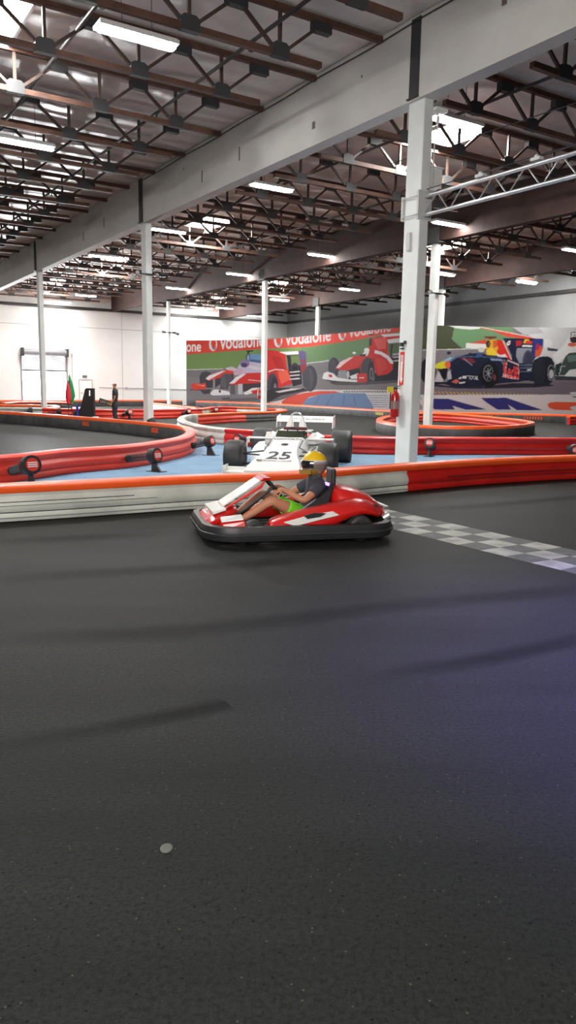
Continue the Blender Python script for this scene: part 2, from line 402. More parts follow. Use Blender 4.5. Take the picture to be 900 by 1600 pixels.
# ------------------------------------------------------------------ roof trusses
SPAN, NODE = 9.6, 1.7
ZB, ZT = 7.22, 7.95
def truss_proto(span, detail, name='roof_truss'):
    t = thing(name, '', 'roof truss')
    c = span/2; k = int((span/2-1.2)/NODE+.5)
    bn = [c+NODE*(i+.5) for i in range(-k, k)]
    tn = [c+NODE*i for i in range(-k, k+1)]
    m = MB(); m.box(bn[0]-.85, bn[-1]+.85, -.055, .055, ZB-.05, ZB+.05); m.build('bottom_chord', M_chord, t)
    m = MB(); m.box(.02, span-.02, -.05, .05, ZT-.04, ZT+.06); m.build('top_chord', M_chord, t)
    if detail:
        for x in bn:
            m = MB(); m.bar((x, 0, ZB), (x, 0, ZT), .055, .055, up=(1, 0, 0)); m.build('web_post', M_web, t)
            for s in (-1, 1):
                m = MB(); m.bar((x+s*.08, 0, ZB+.05), (x+s*.80, 0, ZT-.1), .055, .055, up=(0, 1, 0)); m.build('web_diagonal', M_web, t)
            m = MB(); m.prism([(-.17, -.06), (.17, -.06), (.17, .13), (.1, .18), (-.1, .18), (-.17, .13)], -.062, .062, Matrix.Translation((x, 0, ZB)) @ Matrix.Rotation(math.radians(90), 4, 'X')); m.build('gusset_plate', M_gus, t)
        for x in tn:
            m = MB(); m.box(x-.19, x+.19, -.07, .07, ZT-.2, ZT-.04); m.build('hanger_block', M_gus, t)
    else:
        m = MB()
        for x in bn:
            m.bar((x, 0, ZB), (x, 0, ZT), .055)
            for s in (-1, 1): m.bar((x+s*.08, 0, ZB+.05), (x+s*.80, 0, ZT-.1), .055)
            m.box(x-.17, x+.17, -.06, .06, ZB-.06, ZB+.15, 1)
        for x in tn: m.box(x-.19, x+.19, -.07, .07, ZT-.2, ZT-.04, 1)
        m.build('web', [M_web, M_gus], t)
    return t
bays = [(0.0, 9.55, 'left-hand bay'), (9.85, 19.3, 'middle bay'), (19.6, 28.05, 'right bay'), (28.35, 34.45, 'bay beside the right wall')]
DT = 2.17; V0 = 12.03
ords = {}
for bi, (u0, u1, bn_) in enumerate(bays):
    protoN = protoF = None
    for k in range(-3, 20):
        v = V0+DT*k
        if v > VF-.6: break
        # leave out what the picture can never show
        c0 = uv(u0, v, 7.2); c1 = uv(u1, v, 7.2)
        def px(p):
            q = np.array([p.x, p.y, p.z-HC]); w = q@F_
            return (450+FPX*(q@XA)/w, 800-FPX*(q@YA)/w) if w > .5 else (9999, -9999)
        a_, b_ = px(c0), px(c1)
        if b_[0] < -20 or a_[0] > 930 or max(a_[1], b_[1]) < -120: continue
        near = v < 27
        if near:
            if protoN is None: protoN = truss_proto(u1-u0, True); o = protoN
            else: o = copy_tree(protoN)
        else:
            if protoF is None: protoF = truss_proto(u1-u0, False); o = protoF
            else: o = copy_tree(protoF)
        o.location = uv(u0, v, 0); o.rotation_euler = (0, 0, A)
        ords.setdefault(bi, []).append(o)
nth = ['nearest', 'second', 'third', 'fourth', 'fifth', 'sixth', 'seventh', 'eighth', 'ninth', 'tenth', 'eleventh', 'twelfth', 'thirteenth', 'fourteenth', 'fifteenth', 'sixteenth', 'seventeenth', 'eighteenth', 'nineteenth', 'twentieth', 'twenty-first', 'twenty-second', 'twenty-third']
where = {0: 'left of the white beam', 1: 'between white beam and brown beam', 2: 'between the two brown beams', 3: 'beside the right wall'}
for bi, L in ords.items():
    for i, o in enumerate(L):
        o['label'] = 'brown roof truss %s, %s from the viewer' % (where[bi], nth[i]); o['category'] = 'roof truss'; o['group'] = 'roof trusses ' + where[bi]
# sprinkler pipes above the bottom chords
for i, (u, lab, z) in enumerate(((4.48, 'dark sprinkler pipe over the left-hand bay, farther from the white beam', 7.66), (7.22, 'dark sprinkler pipe over the left-hand bay, closer to the white beam', 7.66), (12.8, 'dark sprinkler pipe just right of the white beam', 7.66), (16.7, 'dark sprinkler pipe in the middle of the bay behind the near column', 7.66), (23.4, 'dark sprinkler pipe between the two brown beams', 7.66), (31.2, 'dark sprinkler pipe near the right wall', 7.66))):
    m = MB(); m.tube([uv(u, -4, z), uv(u, VF-.4, z)], .035, 8)
    for v in np.arange(8.5, 50, 4.34): m.tube([uv(u, v, z), uv(u, v, z-.13)], .018, 6); m.tube([uv(u, v, z-.13), uv(u, v, z-.15)], .05, 8)
    o = m.build('sprinkler_pipe', M_pipe, None, True); tag(o, lab, 'pipe', 'sprinkler pipes')
# ------------------------------------------------------------------ skylights and lamps
def skylight(u, v, label):
    t = thing('skylight', label, 'skylight', uv(u, v, 0), A, 'skylights')
    m = MB(); m.box(-.6, .6, -1.02, 1.02, ZR-.05, ZR-.02); m.build('lens', M_sky, t)
    m = MB()
    for s in (-1, 1): m.box(s*.63-.03, s*.63+.03, -1.08, 1.08, ZR-.08, ZR-.004); m.box(-.66, .66, s*1.05-.03, s*1.05+.03, ZR-.08, ZR-.004)
    m.build('frame', M_fix, t)
for u, v, l in ((3.2, 15.3, 'glaring skylight at the upper left corner of the view'), (14.4, 15.3, 'bright skylight behind the top of the nearest column'), (14.2, 28.4, 'skylight glowing between the near column and the spotlight column'),
                (14.2, 39.2, 'skylight far off between the spotlight column and the left column'), (14.2, 50.0, 'skylight farthest away near the back wall on the left'), (25.0, 26.3, 'skylight behind the island column on the right'), (25.6, 41.2, 'skylight right of the thin centre column'), (26.2, 51.9, 'skylight near the far corner left of centre'), (30.8, 26.6, 'skylight at the right edge near the right wall')):
    skylight(u, v, l)
lampP = thing('ceiling_lamp', '', 'ceiling lamp')
m = MB(); m.box(-.66, .66, -.17, .17, 7.04, 7.10); m.box(-.64, .64, -.13, .13, 7.10, 7.13); m.build('housing', M_fix, lampP)
loops = []
for x, s in ((-.64, .6), (-.60, .95), (.60, .95), (.64, .6)):
    loops.append([Vector((x, -.15*s, 7.04)), Vector((x, -.10*s, 7.0)), Vector((x, .10*s, 7.0)), Vector((x, .15*s, 7.04))])
m = MB(); m.loft(loops); m.build('diffuser', M_lamp, lampP)
for s in (-1, 1):
    m = MB(); m.tube([(s*.25, 0, 7.12), (s*.25, 0, 8.04)], .006, 5); m.build('suspension_wire', M_dark, lampP)
LP = [(4.9, 12.42, 'near lamp at the upper left under the left-hand bay'), (4.75, 19.1, 'lamp cut by the left edge of the picture'), (11.4, 19.04, 'lamp just below the white beam near the middle'), (11.5, 26.4, 'lamp right of the spotlight column'),
      (11.5, 33.4, 'lamp left of the spotlight column'), (11.8, 12.33, 'brightest lamp right of the top of the nearest column'), (18.6, 19.55, 'lamp above the island column'), (18.8, 27.2, 'lamp in the centre between the thin column and the near column'),
      (18.7, 34.3, 'lamp just left of the thin centre column top'), (26.4, 35.4, 'lamp low over the red-topped mural, left of the near column'), (15.55, 48.7, 'far lamp left of the spotlight column, upper of the two'), (15.4, 53.6, 'far lamp close to the back wall above the roll-up door'),
      (18.6, 41.5, 'lamp above the thin column by the white wall'), (26.4, 27.9, 'lamp immediately right of the island column'), (25.2, 53.4, 'faint lamp touching the back wall beside the thin column'), (30.6, 53.4, 'lamp in the far corner above the mural'),
      (26.2, 42.6, 'lamp right of the thin centre column'), (31.6, 27.3, 'lamp at the right, low above the racing mural'), (25.9, 20.1, 'lamp cut by the right edge of the picture'), (25.9, 49.6, 'lamp by the far skylight in the centre')]
ORD = ('nearest', 'second', 'third', 'fourth', 'farthest')
LP += [(4.8, v, 'lamp added for brightness, %s of those unseen beyond the left edge under the left-hand bay' % ORD[i]) for i, v in enumerate((26.0, 33.0, 40.0, 47.0))] + [(-2.3, v, 'lamp added for brightness, %s of the unseen row one bay farther left than the picture' % ORD[i]) for i, v in enumerate((12.4, 19.1, 26.0, 33.0, 40.0))]  # unseen lamps added to brighten beam, columns and roof
for i, (u, v, l) in enumerate(LP):
    o = lampP if i == 0 else copy_tree(lampP)
    o.location = uv(u, v, 0); o.rotation_euler = (0, 0, A); tag(o, 'long white ' + l, 'ceiling lamp', 'ceiling lamps')
#@@PART2
# ------------------------------------------------------------------ mural: printed banner on a curved frame
def paint_mural():
    X0, X1, Y0, Y1, K = 284, 920, 500, 660, 4
    w, h = (X1-X0)*K, (Y1-Y0)*K
    img = np.zeros((h, w, 3))
    def fill(mask_fn, pts, col, soft=None):
        P = np.array(pts, float); x = (P[:, 0]-X0)*K; y = (P[:, 1]-Y0)*K
        xa, xb = max(0, int(x.min())-1), min(w, int(x.max())+2); ya, yb = max(0, int(y.min())-1), min(h, int(y.max())+2)
        if xa >= xb or ya >= yb: return
        gx, gy_ = np.meshgrid(np.arange(xa, xb)+.5, np.arange(ya, yb)+.5)
        ins = np.zeros(gx.shape, bool); j = len(x)-1
        for i in range(len(x)):
            c = ((y[i] > gy_) != (y[j] > gy_)) & (gx < (x[j]-x[i])*(gy_-y[i])/((y[j]-y[i]) or 1e-9)+x[i]); ins ^= c; j = i
        img[ya:yb, xa:xb][ins] = lin(tuple(k/255 for k in col))
    def P(col, *pts): fill(None, pts, col)
    def Z(zx, sc, ox, oy): return lambda col, *pts: fill(None, [(ox+a/sc, oy+b/sc) for a, b in pts], col)
    z1 = Z(0, 5.625, 280, 500); z2 = Z(0, 5.625, 400, 500); z3 = Z(0, 5.625, 500, 500); z4 = Z(0, 6.43, 660, 500); z5 = Z(0, 6.43, 760, 500)
    def E(col, cx, cy, rx, ry, rot=0, n=28):
        pts = []
        for k in range(n):
            a = 2*math.pi*k/n; a_, b_ = rx*math.cos(a), ry*math.sin(a)
            pts.append((cx+a_*math.cos(rot)-b_*math.sin(rot), cy+a_*math.sin(rot)+b_*math.cos(rot)))
        fill(None, pts, col)
    def T(body, x0, y0, x1, y1, hgt, col, bold=True, hgt2=None):
        v, t = text_tris(body, bold); ww = v[:, 0].max(); hh = max(v[:, 1].max(), .6)
        for tr in t:
            q = []
            for i in tr:
                a = v[i, 0]/ww; hg = hgt+(((hgt2 if hgt2 else hgt)-hgt)*a)
                q.append((x0+(x1-x0)*a, y0+(y1-y0)*a-v[i, 1]/hh*hg))
            fill(None, q, col)
    def Ln(col, a, b, wd):
        a, b = np.array(a, float), np.array(b, float); d = b-a; d /= np.hypot(*d); n_ = np.array([-d[1], d[0]])*wd/2
        fill(None, [a+n_, b+n_, b-n_, a-n_], col)
    # background
    P((124, 119, 122), (284, 500), (920, 500), (920, 660), (284, 660))
    P((132, 126, 128), (284, 590), (500, 585), (660, 590), (660, 612), (284, 625))
    P((118, 146, 84), (284, 540), (400, 540), (480, 535), (480, 568), (410, 571), (347, 576.5), (284, 578))
    P((104, 134, 92), (470, 530), (560, 520), (668, 500), (668, 547), (600, 554), (514, 563.5), (470, 569))
    Ln((200, 200, 190), (284, 578), (348, 576.5), 1.4); Ln((200, 200, 195), (470, 569), (514, 563.5), 1.3); Ln((205, 205, 200), (500, 566), (514, 563), 1.3)
    P((222, 72, 58), (284, 500), (700, 500), (640, 512), (624, 518), (576, 527), (560, 531), (482, 542), (411, 545), (355, 549), (284, 554.5))
    T('one', 291, 549.5, 314, 549, 14, (240, 238, 236)); T('vodafone', 344, 545.5, 413, 540.5, 22, (242, 240, 238)); T('vodafone', 446, 539.5, 517, 532, 22, (215, 210, 208)); T('vodafone', 545, 527, 611, 517, 20, (215, 205, 205))
    for cx, cy, k in ((333, 538, 1), (434.7, 532, 1), (534.5, 522, .9)):
        E((232, 228, 226), cx, cy, 6.4*k, 10.5*k); E((150, 145, 150), cx+1.5, cy+5*k, 3.4*k, 4*k); E((222, 72, 58), cx+.6, cy-1.5, 3.9*k, 7.5*k)
    # right part background
    P((74, 80, 58), (640, 500), (712, 500), (713, 513), (706, 530), (723, 546), (640, 548))
    P((112, 150, 108), (712, 500), (790, 500), (812, 530), (780, 542), (723, 546), (723, 544), (706, 530))
    P((218, 216, 216), (783, 500), (920, 500), (920, 612), (835, 570), (800, 540), (835, 529))
    P((190, 188, 190), (783, 500), (830, 500), (850, 520), (820, 524))
    P((222, 78, 60), (750, 511.5), (760, 512), (799, 519.5), (833, 528), (842, 530), (822, 530), (800, 527), (791, 526), (769, 516.5), (752, 513.2))
    P((232, 232, 228), (699, 508), (750, 511), (750, 513.5), (735, 515), (712, 513))
    Ln((235, 232, 228), (750, 511), (840, 528.6), 1.0)
    P((232, 230, 226), (728, 536), (762, 537), (765, 545), (728, 544))
    P((214, 80, 62), (734.6, 536.5), (759.5, 530), (765, 538))
    Ln((214, 212, 206), (660, 546.8), (747, 545), 1.2)
    E((232, 232, 232), 852, 537, 12, 7)
    P((128, 122, 128), (660, 547.5), (747, 546), (780, 570), (920, 592), (920, 618), (660, 618))
    P((120, 112, 122), (660, 600), (920, 596), (920, 618), (660, 618))
    # kerb and lettering strip
    for k in range(28):
        x = 677+k*5.9; y = 611.5+k*.17
        P((196, 176, 120) if k > 6 else (206, 160, 130), (x, y), (x+3.6, y+.3), (x+8, y+3.6), (x+3.4, y+3.2))
        P((52, 44, 46), (x+3.6, y+.3), (x+5.9, y+.4), (x+9.5, y+3.6), (x+8, y+3.6))
    P((216, 214, 214), (640, 617), (920, 616.5), (920, 660), (640, 660))
    NV_ = (52, 52, 122)
    P(NV_, (672, 623), (699.7, 623), (756.4, 638.5), (760, 640), (727, 640), (707, 634), (711, 640), (679.5, 640), (672, 634))
    P(NV_, (751.8, 622), (791, 621.5), (848.7, 641), (808, 641), (793.5, 632), (799, 640), (777, 640), (760, 629))
    P((226, 92, 60), (855, 632), (859.6, 629), (869, 628), (920, 629), (920, 634), (892, 635), (891, 638.5), (897, 641), (867, 640.5), (858, 637))
    P((40, 38, 50), (890.7, 620), (920, 619), (920, 622.5), (905, 622))
    P((150, 152, 160), (651, 626), (660, 634), (660, 640), (651, 640)); T('H', 655, 624.5, 659, 624.5, 3, (40, 40, 60))
    # left part: run-off paint in front of the cars
    P((218, 216, 216), (421, 626), (470, 612), (495, 609), (617, 609.5), (655, 612), (655, 645), (421, 645))
    P((108, 102, 106), (415, 619), (450, 613), (492, 609), (470, 614), (440, 625), (421, 629), (400, 632))
    P((216, 84, 66), (440, 627), (448, 622), (462, 617), (478, 613.5), (500, 611), (523, 611.2), (535, 614.5), (500, 616.4), (482, 621), (473, 630.6), (471, 636), (441, 634))
    P((112, 140, 178), (473, 630.6), (480, 622.6), (499.5, 616.4), (530, 613.8), (571, 614.6), (582, 633), (584, 640), (473, 640))
    for a, b in (((492, 632), (500, 619)), ((510, 633), (520, 617)), ((536, 633), (538, 617)), ((556, 634), (552, 617))): Ln((72, 96, 140), a, b, .9)
    for k, y in enumerate((617.5, 621, 624.5, 628, 631.5, 635)): P((120, 138, 176), (573+k*1.6, y), (600, y+.2), (619, y+.9), (600, y+1.3), (575+k*1.6, y+1.2))
    for k in range(20): P((78, 76, 80), (536+k*4, 610.6+k*.03), (538.2+k*4, 610.7), (541+k*4, 613.2), (538.4+k*4, 613.2))
    # ---- formula car 1 (far left, behind) and its neighbour
    P((80, 74, 80), (296, 608.5), (322, 608.5), (322, 610), (297, 610)); P((70, 64, 70), (312, 609), (330, 608), (328, 615), (318, 616))
    P((216, 66, 50), (299, 600.5), (303, 599), (322, 599), (321, 608), (303, 609), (299, 606)); P((236, 160, 140), (303, 600), (316, 602), (321, 601), (318, 604))
    P((70, 68, 74), (312.5, 600), (311.6, 588), (315, 582), (322, 580), (329, 582), (330, 587), (327, 593), (321, 598))
    P((66, 60, 66), (321, 594), (334, 592), (346, 585), (364, 582), (366, 596), (345, 600), (336, 606), (322, 606))
    P((212, 58, 46), (321, 592.4), (326, 586.5), (347.6, 579), (365, 577), (372, 580), (363.5, 584), (342, 590.7), (328, 595))
    P((232, 222, 222), (321.5, 592), (326.5, 587), (347.6, 579.6), (353, 579), (335, 589), (326, 594))
    P((150, 140, 150), (333, 592), (336, 592), (336, 606), (333, 607)); P((206, 190, 196), (352, 575), (362, 573), (372, 577), (366, 580), (355, 578))
    P((112, 148, 186), (386, 554), (412, 553), (420, 556), (420, 570), (400, 569), (388, 563)); P((70, 96, 140), (390, 561), (420, 565), (420, 572), (392, 568))
    E((60, 70, 90), 387.5, 558.7, 3.4, 6.2); E((150, 165, 190), 387.8, 558.9, 2, 4.6); P((44, 50, 54), (384, 547.8), (396, 547.3), (395, 549.4), (390, 549.6), (389, 553), (387, 553), (386.6, 549.6))
    P((196, 184, 204), (369, 583), (371, 575), (376, 567), (390, 565), (412, 568), (420, 572), (420, 584), (390, 585), (380, 588))
    E((140, 120, 158), 382.5, 567.5, 7.5, 5.6, .2); E((84, 62, 108), 381.5, 570.5, 5.4, 3.6, .1); E((200, 170, 186), 372.4, 581, 8, 5, -.5); E((214, 206, 216), 398, 575, 10, 2.6, .2)
    P((84, 80, 86), (344, 608), (344, 595), (347, 586), (353, 583.5), (359, 584), (363, 588), (363, 600), (357, 604), (357, 609)); 
    P((96, 92, 100), (344.3, 600), (346, 590), (350, 585.5), (354, 600), (352, 608))
    P((208, 52, 44), (358, 599.6), (369, 589), (381, 583.4), (412, 582), (425, 584), (425, 600), (390, 600), (363.5, 602))
    P((236, 226, 226), (358, 599.6), (369, 589), (381, 583.8), (385, 584), (374, 592), (366, 599)); P((70, 56, 62), (378, 600), (412, 598), (420, 606), (380, 612))
    P((236, 214, 214), (388, 593), (412, 595.6), (412, 596.4), (388, 594))
    P((206, 46, 38), (408, 555), (413, 549), (419, 546.5), (446, 550), (448, 575), (458.7, 589), (457, 600), (436, 606), (420, 600), (408, 600)); P((180, 36, 30), (424, 556), (440, 558), (446, 578), (432, 574)); P((232, 96, 70), (434, 580), (448, 578), (455, 592), (440, 600), (436, 590))
    P((226, 200, 196), (419, 580), (430, 576.5), (444, 577.5), (444, 579), (430, 578), (420, 582))
    P((70, 62, 70), (446, 552), (468, 551), (470, 560), (450, 563)); P((236, 234, 234), (436, 550), (467, 548.6), (468, 553.5), (448, 554.5)); P((108, 128, 74), (453, 556), (467, 555), (468, 568), (455, 568))
    P((40, 36, 42), (448, 556), (454, 556), (456, 575), (470, 570), (472, 600), (458, 604), (452, 585)); E((56, 52, 58), 461, 575, 6.4, 8); E((30, 28, 34), 461, 577, 4.4, 5.4)
    for y in (581, 586.5, 592): P((214, 206, 210), (452, y), (468, y-1.6), (469, y+.2), (454, y+1.6))
    P((94, 84, 124), (466, 548), (476, 549), (478.4, 552), (479, 578), (470, 578)); P((150, 60, 80), (468.5, 562), (478, 562), (478, 566), (469, 566)); P((150, 50, 50), (470, 570), (478, 568), (479, 576), (471, 584))
    E((66, 64, 74), 484.5, 591.5, 11.2, 20.5); E((82, 80, 90), 482, 592, 8, 18); P((74, 72, 82), (472, 583), (484, 574), (484, 611), (474, 604))
    E((74, 70, 80), 426, 601, 8.6, 18); E((50, 46, 56), 429, 603, 5.6, 14); E((120, 112, 130), 430, 606, 2.6, 7)
    P((50, 46, 50), (412, 612), (430, 606), (474, 606), (480, 610), (440, 618), (420, 628), (408, 628)); P((216, 208, 212), (430, 612), (456, 607), (474, 606.5), (460, 609.5), (436, 613.5))
    P((228, 224, 226), (329, 614), (334, 608.5), (344, 609), (358, 612), (360, 617.3), (338.7, 619), (330, 617)); E((60, 56, 64), 343.5, 611.5, 1.7, 2.4)
    P((128, 126, 134), (333, 618), (350, 617.4), (397, 615.4), (405, 618), (370, 620.5), (347.6, 621.8)); P((86, 80, 86), (345, 622), (360, 621), (358, 625), (350, 625))
    P((196, 190, 196), (372, 600), (379, 600), (379, 616), (372, 616)); P((98, 92, 98), (359.5, 602), (367, 601), (367.5, 616), (360, 616.4))
    P((230, 226, 226), (379.6, 614.5), (393.8, 606.4), (412, 605), (412, 609), (400, 613), (384, 617)); P((204, 52, 44), (392, 611), (412, 606), (412, 615), (396, 616)); P((104, 98, 104), (350, 624), (400, 621), (412, 622), (400, 626), (360, 627))
    # ---- formula car 2
    P((88, 80, 90), (514, 598), (540, 597), (640, 590), (652, 586), (652, 596), (560, 602), (525, 602))
    P((40, 38, 44), (605, 560), (620, 556), (652, 556), (652, 592), (585, 596), (585, 585)); E((66, 62, 70), 638, 575, 13, 19); 
    P((206, 48, 46), (576, 556), (577.5, 533), (581, 528.5), (607, 523.6), (626, 522.4), (626, 531), (606, 534), (606, 551), (614.5, 567), (613.5, 578), (606, 584.5), (590, 587.5), (583, 572))
    P((226, 96, 90), (584, 530), (604, 526), (603, 545), (590, 546)); P((232, 226, 228), (586, 547), (597, 550), (607, 556), (613, 563), (615, 568), (610, 568), (604, 560), (594, 554), (585, 552)); P((214, 70, 62), (587, 560), (602, 562), (606, 576), (592, 584))
    P((52, 48, 54), (577, 530), (581, 528), (580.5, 539), (577, 541)); P((60, 60, 64), (574, 522), (585, 521.5), (583, 524), (576, 524))
    P((232, 228, 230), (595, 523), (632, 520), (634, 524), (600, 526.5)); P((224, 222, 224), (605, 531), (624, 528), (625, 535), (607, 536.5)); P((90, 110, 84), (607, 537.5), (624, 536), (624, 552), (612, 556), (607, 550)); P((44, 44, 50), (611.5, 538), (614, 538), (611.5, 558), (609.5, 558))
    P((190, 70, 78), (624, 524), (634, 522), (634, 550), (627, 552)); 
    for y in (553, 558, 563.5): P((184, 180, 186), (612, y), (628, y-2), (632, y), (616, y+1.6))
    E((62, 60, 68), 521.7, 574, 8.8, 15.5); E((76, 74, 82), 520, 574, 6, 13)
    P((176, 40, 40), (545, 564), (576, 557), (586, 560), (584, 580), (560, 584), (548, 579)); P((204, 56, 50), (525, 575), (532, 565.5), (552, 556.4), (578, 554.5), (586, 558), (570, 562), (558, 574), (545, 579.5), (527, 577))
    P((236, 206, 204), (525, 574.6), (532, 565.5), (546, 558.6), (552, 558), (540, 567), (530, 575)); P((230, 226, 228), (564, 556), (570, 549), (577, 550), (574, 556)); E((238, 234, 226), 573, 547.3, 4.2, 3.8); E((236, 234, 232), 553.5, 551.5, 2.6, 1.7); P((44, 34, 40), (562, 554), (572, 553), (571, 556.5), (563, 556.5))
    E((70, 68, 78), 574.5, 579, 10.8, 20.4); E((44, 42, 50), 579.8, 580, 5.2, 15.5); E((134, 130, 140), 580.4, 584, 2.9, 9.5); E((60, 58, 66), 580.4, 584, 1.7, 7)
    P((44, 38, 44), (541, 579), (562, 575), (564, 590), (548, 594), (541, 590)); P((150, 148, 156), (528.4, 580), (541, 579), (541, 593), (528.4, 593)); E((190, 188, 196), 543.5, 585.5, 2.4, 6)
    P((232, 230, 232), (503.5, 591), (506, 583), (512, 581), (521, 583.5), (527, 590), (545, 592.5), (558, 594), (558, 597), (530, 596.4), (508, 594)); P((190, 40, 40), (513, 585), (519, 585.5), (519, 590), (514, 589))
    P((70, 66, 72), (503.5, 592.5), (530, 595.5), (560, 597.5), (545, 598), (526, 598), (521, 600), (515, 596)); P((232, 228, 228), (546, 588), (560, 583), (560, 592), (549, 592)); P((204, 48, 44), (557.6, 584.5), (573, 583), (573.4, 597), (558, 597.6)); Ln((236, 200, 196), (561, 590.5), (569, 590), 1.5)
    # ---- dark blue formula car
    E((26, 28, 36), 668.5, 580, 12.5, 20); 
    P((44, 40, 52), (675.5, 600), (700, 603), (760, 603), (800, 599), (835, 599), (862, 601), (866, 603), (836, 605.4), (760, 607.4), (715, 607), (675.5, 603.5))
    NB = (26, 32, 54)
    P(NB, (700, 561), (711, 556.5), (720.7, 555.6), (734.6, 553), (747, 551), (760, 553.5), (789, 557), (797, 561.5), (811, 567.5), (831.6, 570), (831.6, 593), (811, 596.5), (777, 599.6), (762, 602), (714, 605.8), (694, 600), (701, 594), (704, 590), (705, 578), (701, 574.7))
    P((196, 190, 196), (678.7, 596.5), (685.7, 578), (690, 577.8), (694, 590), (692.5, 596.5)); P((186, 180, 188), (698, 580), (704, 580), (706, 592), (700, 593.5))
    P((20, 22, 34), (683.5, 575), (700, 576), (698, 590), (694, 595), (690.5, 590)); P((30, 30, 40), (675.5, 597), (712, 597), (714, 600), (675.5, 600.6))
    P((96, 108, 140), (697, 563.5), (711, 556), (724, 556), (712, 560), (704, 566)); P((146, 180, 196), (691, 564), (704, 557.8), (711, 556.3), (703, 563), (697, 565))
    P((216, 210, 52), (675.5, 573), (683, 568), (691, 564.5), (697, 565.3), (698, 574.7), (689.5, 576.4), (677, 575.4)); E((222, 96, 66), 699.6, 570, 4.5, 5.6)
    P((116, 44, 54), (716, 558), (738, 560), (744, 566), (736, 568), (722, 562)); Ln((150, 160, 180), (724, 560), (738, 571), 1.1); Ln((88, 112, 150), (711, 556.8), (789, 558.6), 1.1)
    P((60, 84, 134), (744, 551), (754, 551.5), (754, 558), (745, 558)); P((150, 160, 196), (766, 560), (784, 561), (785, 564), (768, 563.5)); E((205, 205, 190), 752, 546.5, 5, 4); E((38, 44, 56), 735, 553.5, 3.6, 2.4); E((40, 46, 58), 701.5, 551.5, 3.4, 2.6); Ln((40, 44, 56), (706, 556), (707, 560), 1)
    P((26, 30, 60), (785.7, 528.5), (849, 529.4), (850, 536), (846, 545), (834.7, 562), (831, 568.4), (800, 566), (800, 556), (792, 538))
    P((150, 150, 160), (808, 544), (831, 544), (829, 560), (827, 567), (811, 567), (806, 556)); E((70, 76, 100), 825, 567, 8.5, 20); P(NB, (811, 568), (835, 567), (835, 596), (812, 594))
    E((60, 60, 80), 826, 566, 6, 16)
    P((180, 40, 50), (806, 532), (817, 533), (814, 540), (806, 541)); P((232, 190, 60), (820, 530), (826, 530), (831, 537), (817.6, 536.5)); P((222, 60, 50), (823, 532), (832, 533.5), (831, 537.5), (820, 537)); P((232, 230, 232), (817, 539), (831.6, 539.5), (831.6, 542.4), (815, 541.8))
    P((50, 60, 132), (833, 530), (849, 529.4), (850, 536), (847, 545), (835, 561), (832, 556)); E((226, 96, 56), 841.5, 549, 5, 9.5, .35); E((180, 44, 84), 840, 542, 3.4, 5.5, .2); Ln((150, 170, 190), (849.4, 532), (848, 545), 1)
    P((212, 44, 34), (774, 530.6), (778, 530.6), (786, 532.7), (792, 542), (797, 556), (800, 563), (791, 559), (776, 554)); Ln((236, 226, 224), (786, 532.7), (799.6, 562.6), 1.2); P((232, 232, 232), (791, 537), (795, 532.5), (798, 532.4), (797, 538), (793, 540.6)); P((212, 44, 34), (793, 536.6), (795.6, 534), (796.4, 534), (795.4, 538))
    P((224, 168, 48), (759.5, 532), (766, 531), (776.6, 531), (778, 545), (774, 555), (759.5, 554.4)); P((238, 200, 60), (759.5, 548), (768, 543), (776, 550), (780, 556), (762, 555)); P((206, 96, 46), (770, 533), (776.6, 532), (777.6, 541), (771, 544)); E((50, 36, 34), 762.8, 537.4, 3.5, 5.6); E((96, 76, 50), 763.6, 537.6, 2, 4)
    P((120, 40, 40), (756.4, 525.7), (776.6, 525.7), (775, 528.4), (768, 529), (767.6, 531), (765, 531), (764.4, 528.8), (758, 528.2)); P((236, 226, 222), (776, 552), (782, 555), (789, 553), (793, 558), (784, 558), (777, 556.5))
    E((16, 18, 26), 764.5, 585, 15, 20.5); P((18, 20, 28), (745, 590), (765, 566), (780, 598), (762, 603)); E((120, 118, 126), 762.8, 583, 8, 13); E((22, 24, 30), 763.2, 583.4, 6.8, 11.6)
    for k in range(7):
        a = k*.9; Ln((176, 176, 182), (763.2, 583.6), (763.2+5.4*math.cos(a), 583.6+9.4*math.sin(a)), .9)
    E((130, 50, 60), 773, 590, 2, 5); E((150, 150, 155), 787.6, 566, 2.8, 3.8); E((40, 44, 60), 787.6, 566, 1.8, 2.8)
    P((234, 190, 190), (785, 589), (793, 562), (811, 569), (811, 593), (800, 592)); P(NB, (789, 584), (793, 564), (810, 571), (810, 590)); T('RedB', 787, 589, 811, 592, 24, (226, 70, 70), True, 17)
    T('TOTAL', 731, 592.4, 747.5, 593.5, 5.6, (224, 224, 230)); P((220, 216, 220), (722.5, 587.5), (730, 587), (728, 592), (722, 591)); P((196, 96, 84), (705, 597), (713, 592), (718, 596), (713, 599.6)); P((232, 226, 226), (716, 592), (720, 588.5), (721, 592)); P((226, 222, 224), (718, 597.4), (728, 596.4), (725, 599), (717, 599.4))
    for y in (570, 574.5, 580): P((108, 116, 138), (812, y), (832, y-.6), (832, y+1), (813, y+1.4))
    P((214, 214, 218), (824, 577.4), (831, 575.6), (829, 579), (824, 579.6))
    P((30, 32, 44), (831.6, 576), (834, 563), (844, 557.5), (856, 557), (862, 559.5), (866, 567), (867.4, 581), (863, 596.5), (856.4, 601.4), (836, 601.4), (832, 588)); P((40, 42, 56), (836, 562), (846, 558.6), (852, 572), (850, 600), (838, 600), (834, 580))
    E((150, 150, 156), 861, 582.5, 5.6, 12.4); E((36, 38, 48), 861.4, 582.6, 4.8, 11.2); E((196, 196, 202), 861.4, 584.5, 3.6, 7)
    # ---- white formula car at the right end
    P((70, 84, 78), (872, 592), (878, 568), (886, 552), (920, 549), (920, 592)); P((240, 240, 240), (864, 555), (880, 540), (890, 524), (893, 518), (920, 517), (920, 550), (890, 551), (880, 560), (872, 569), (866, 564))
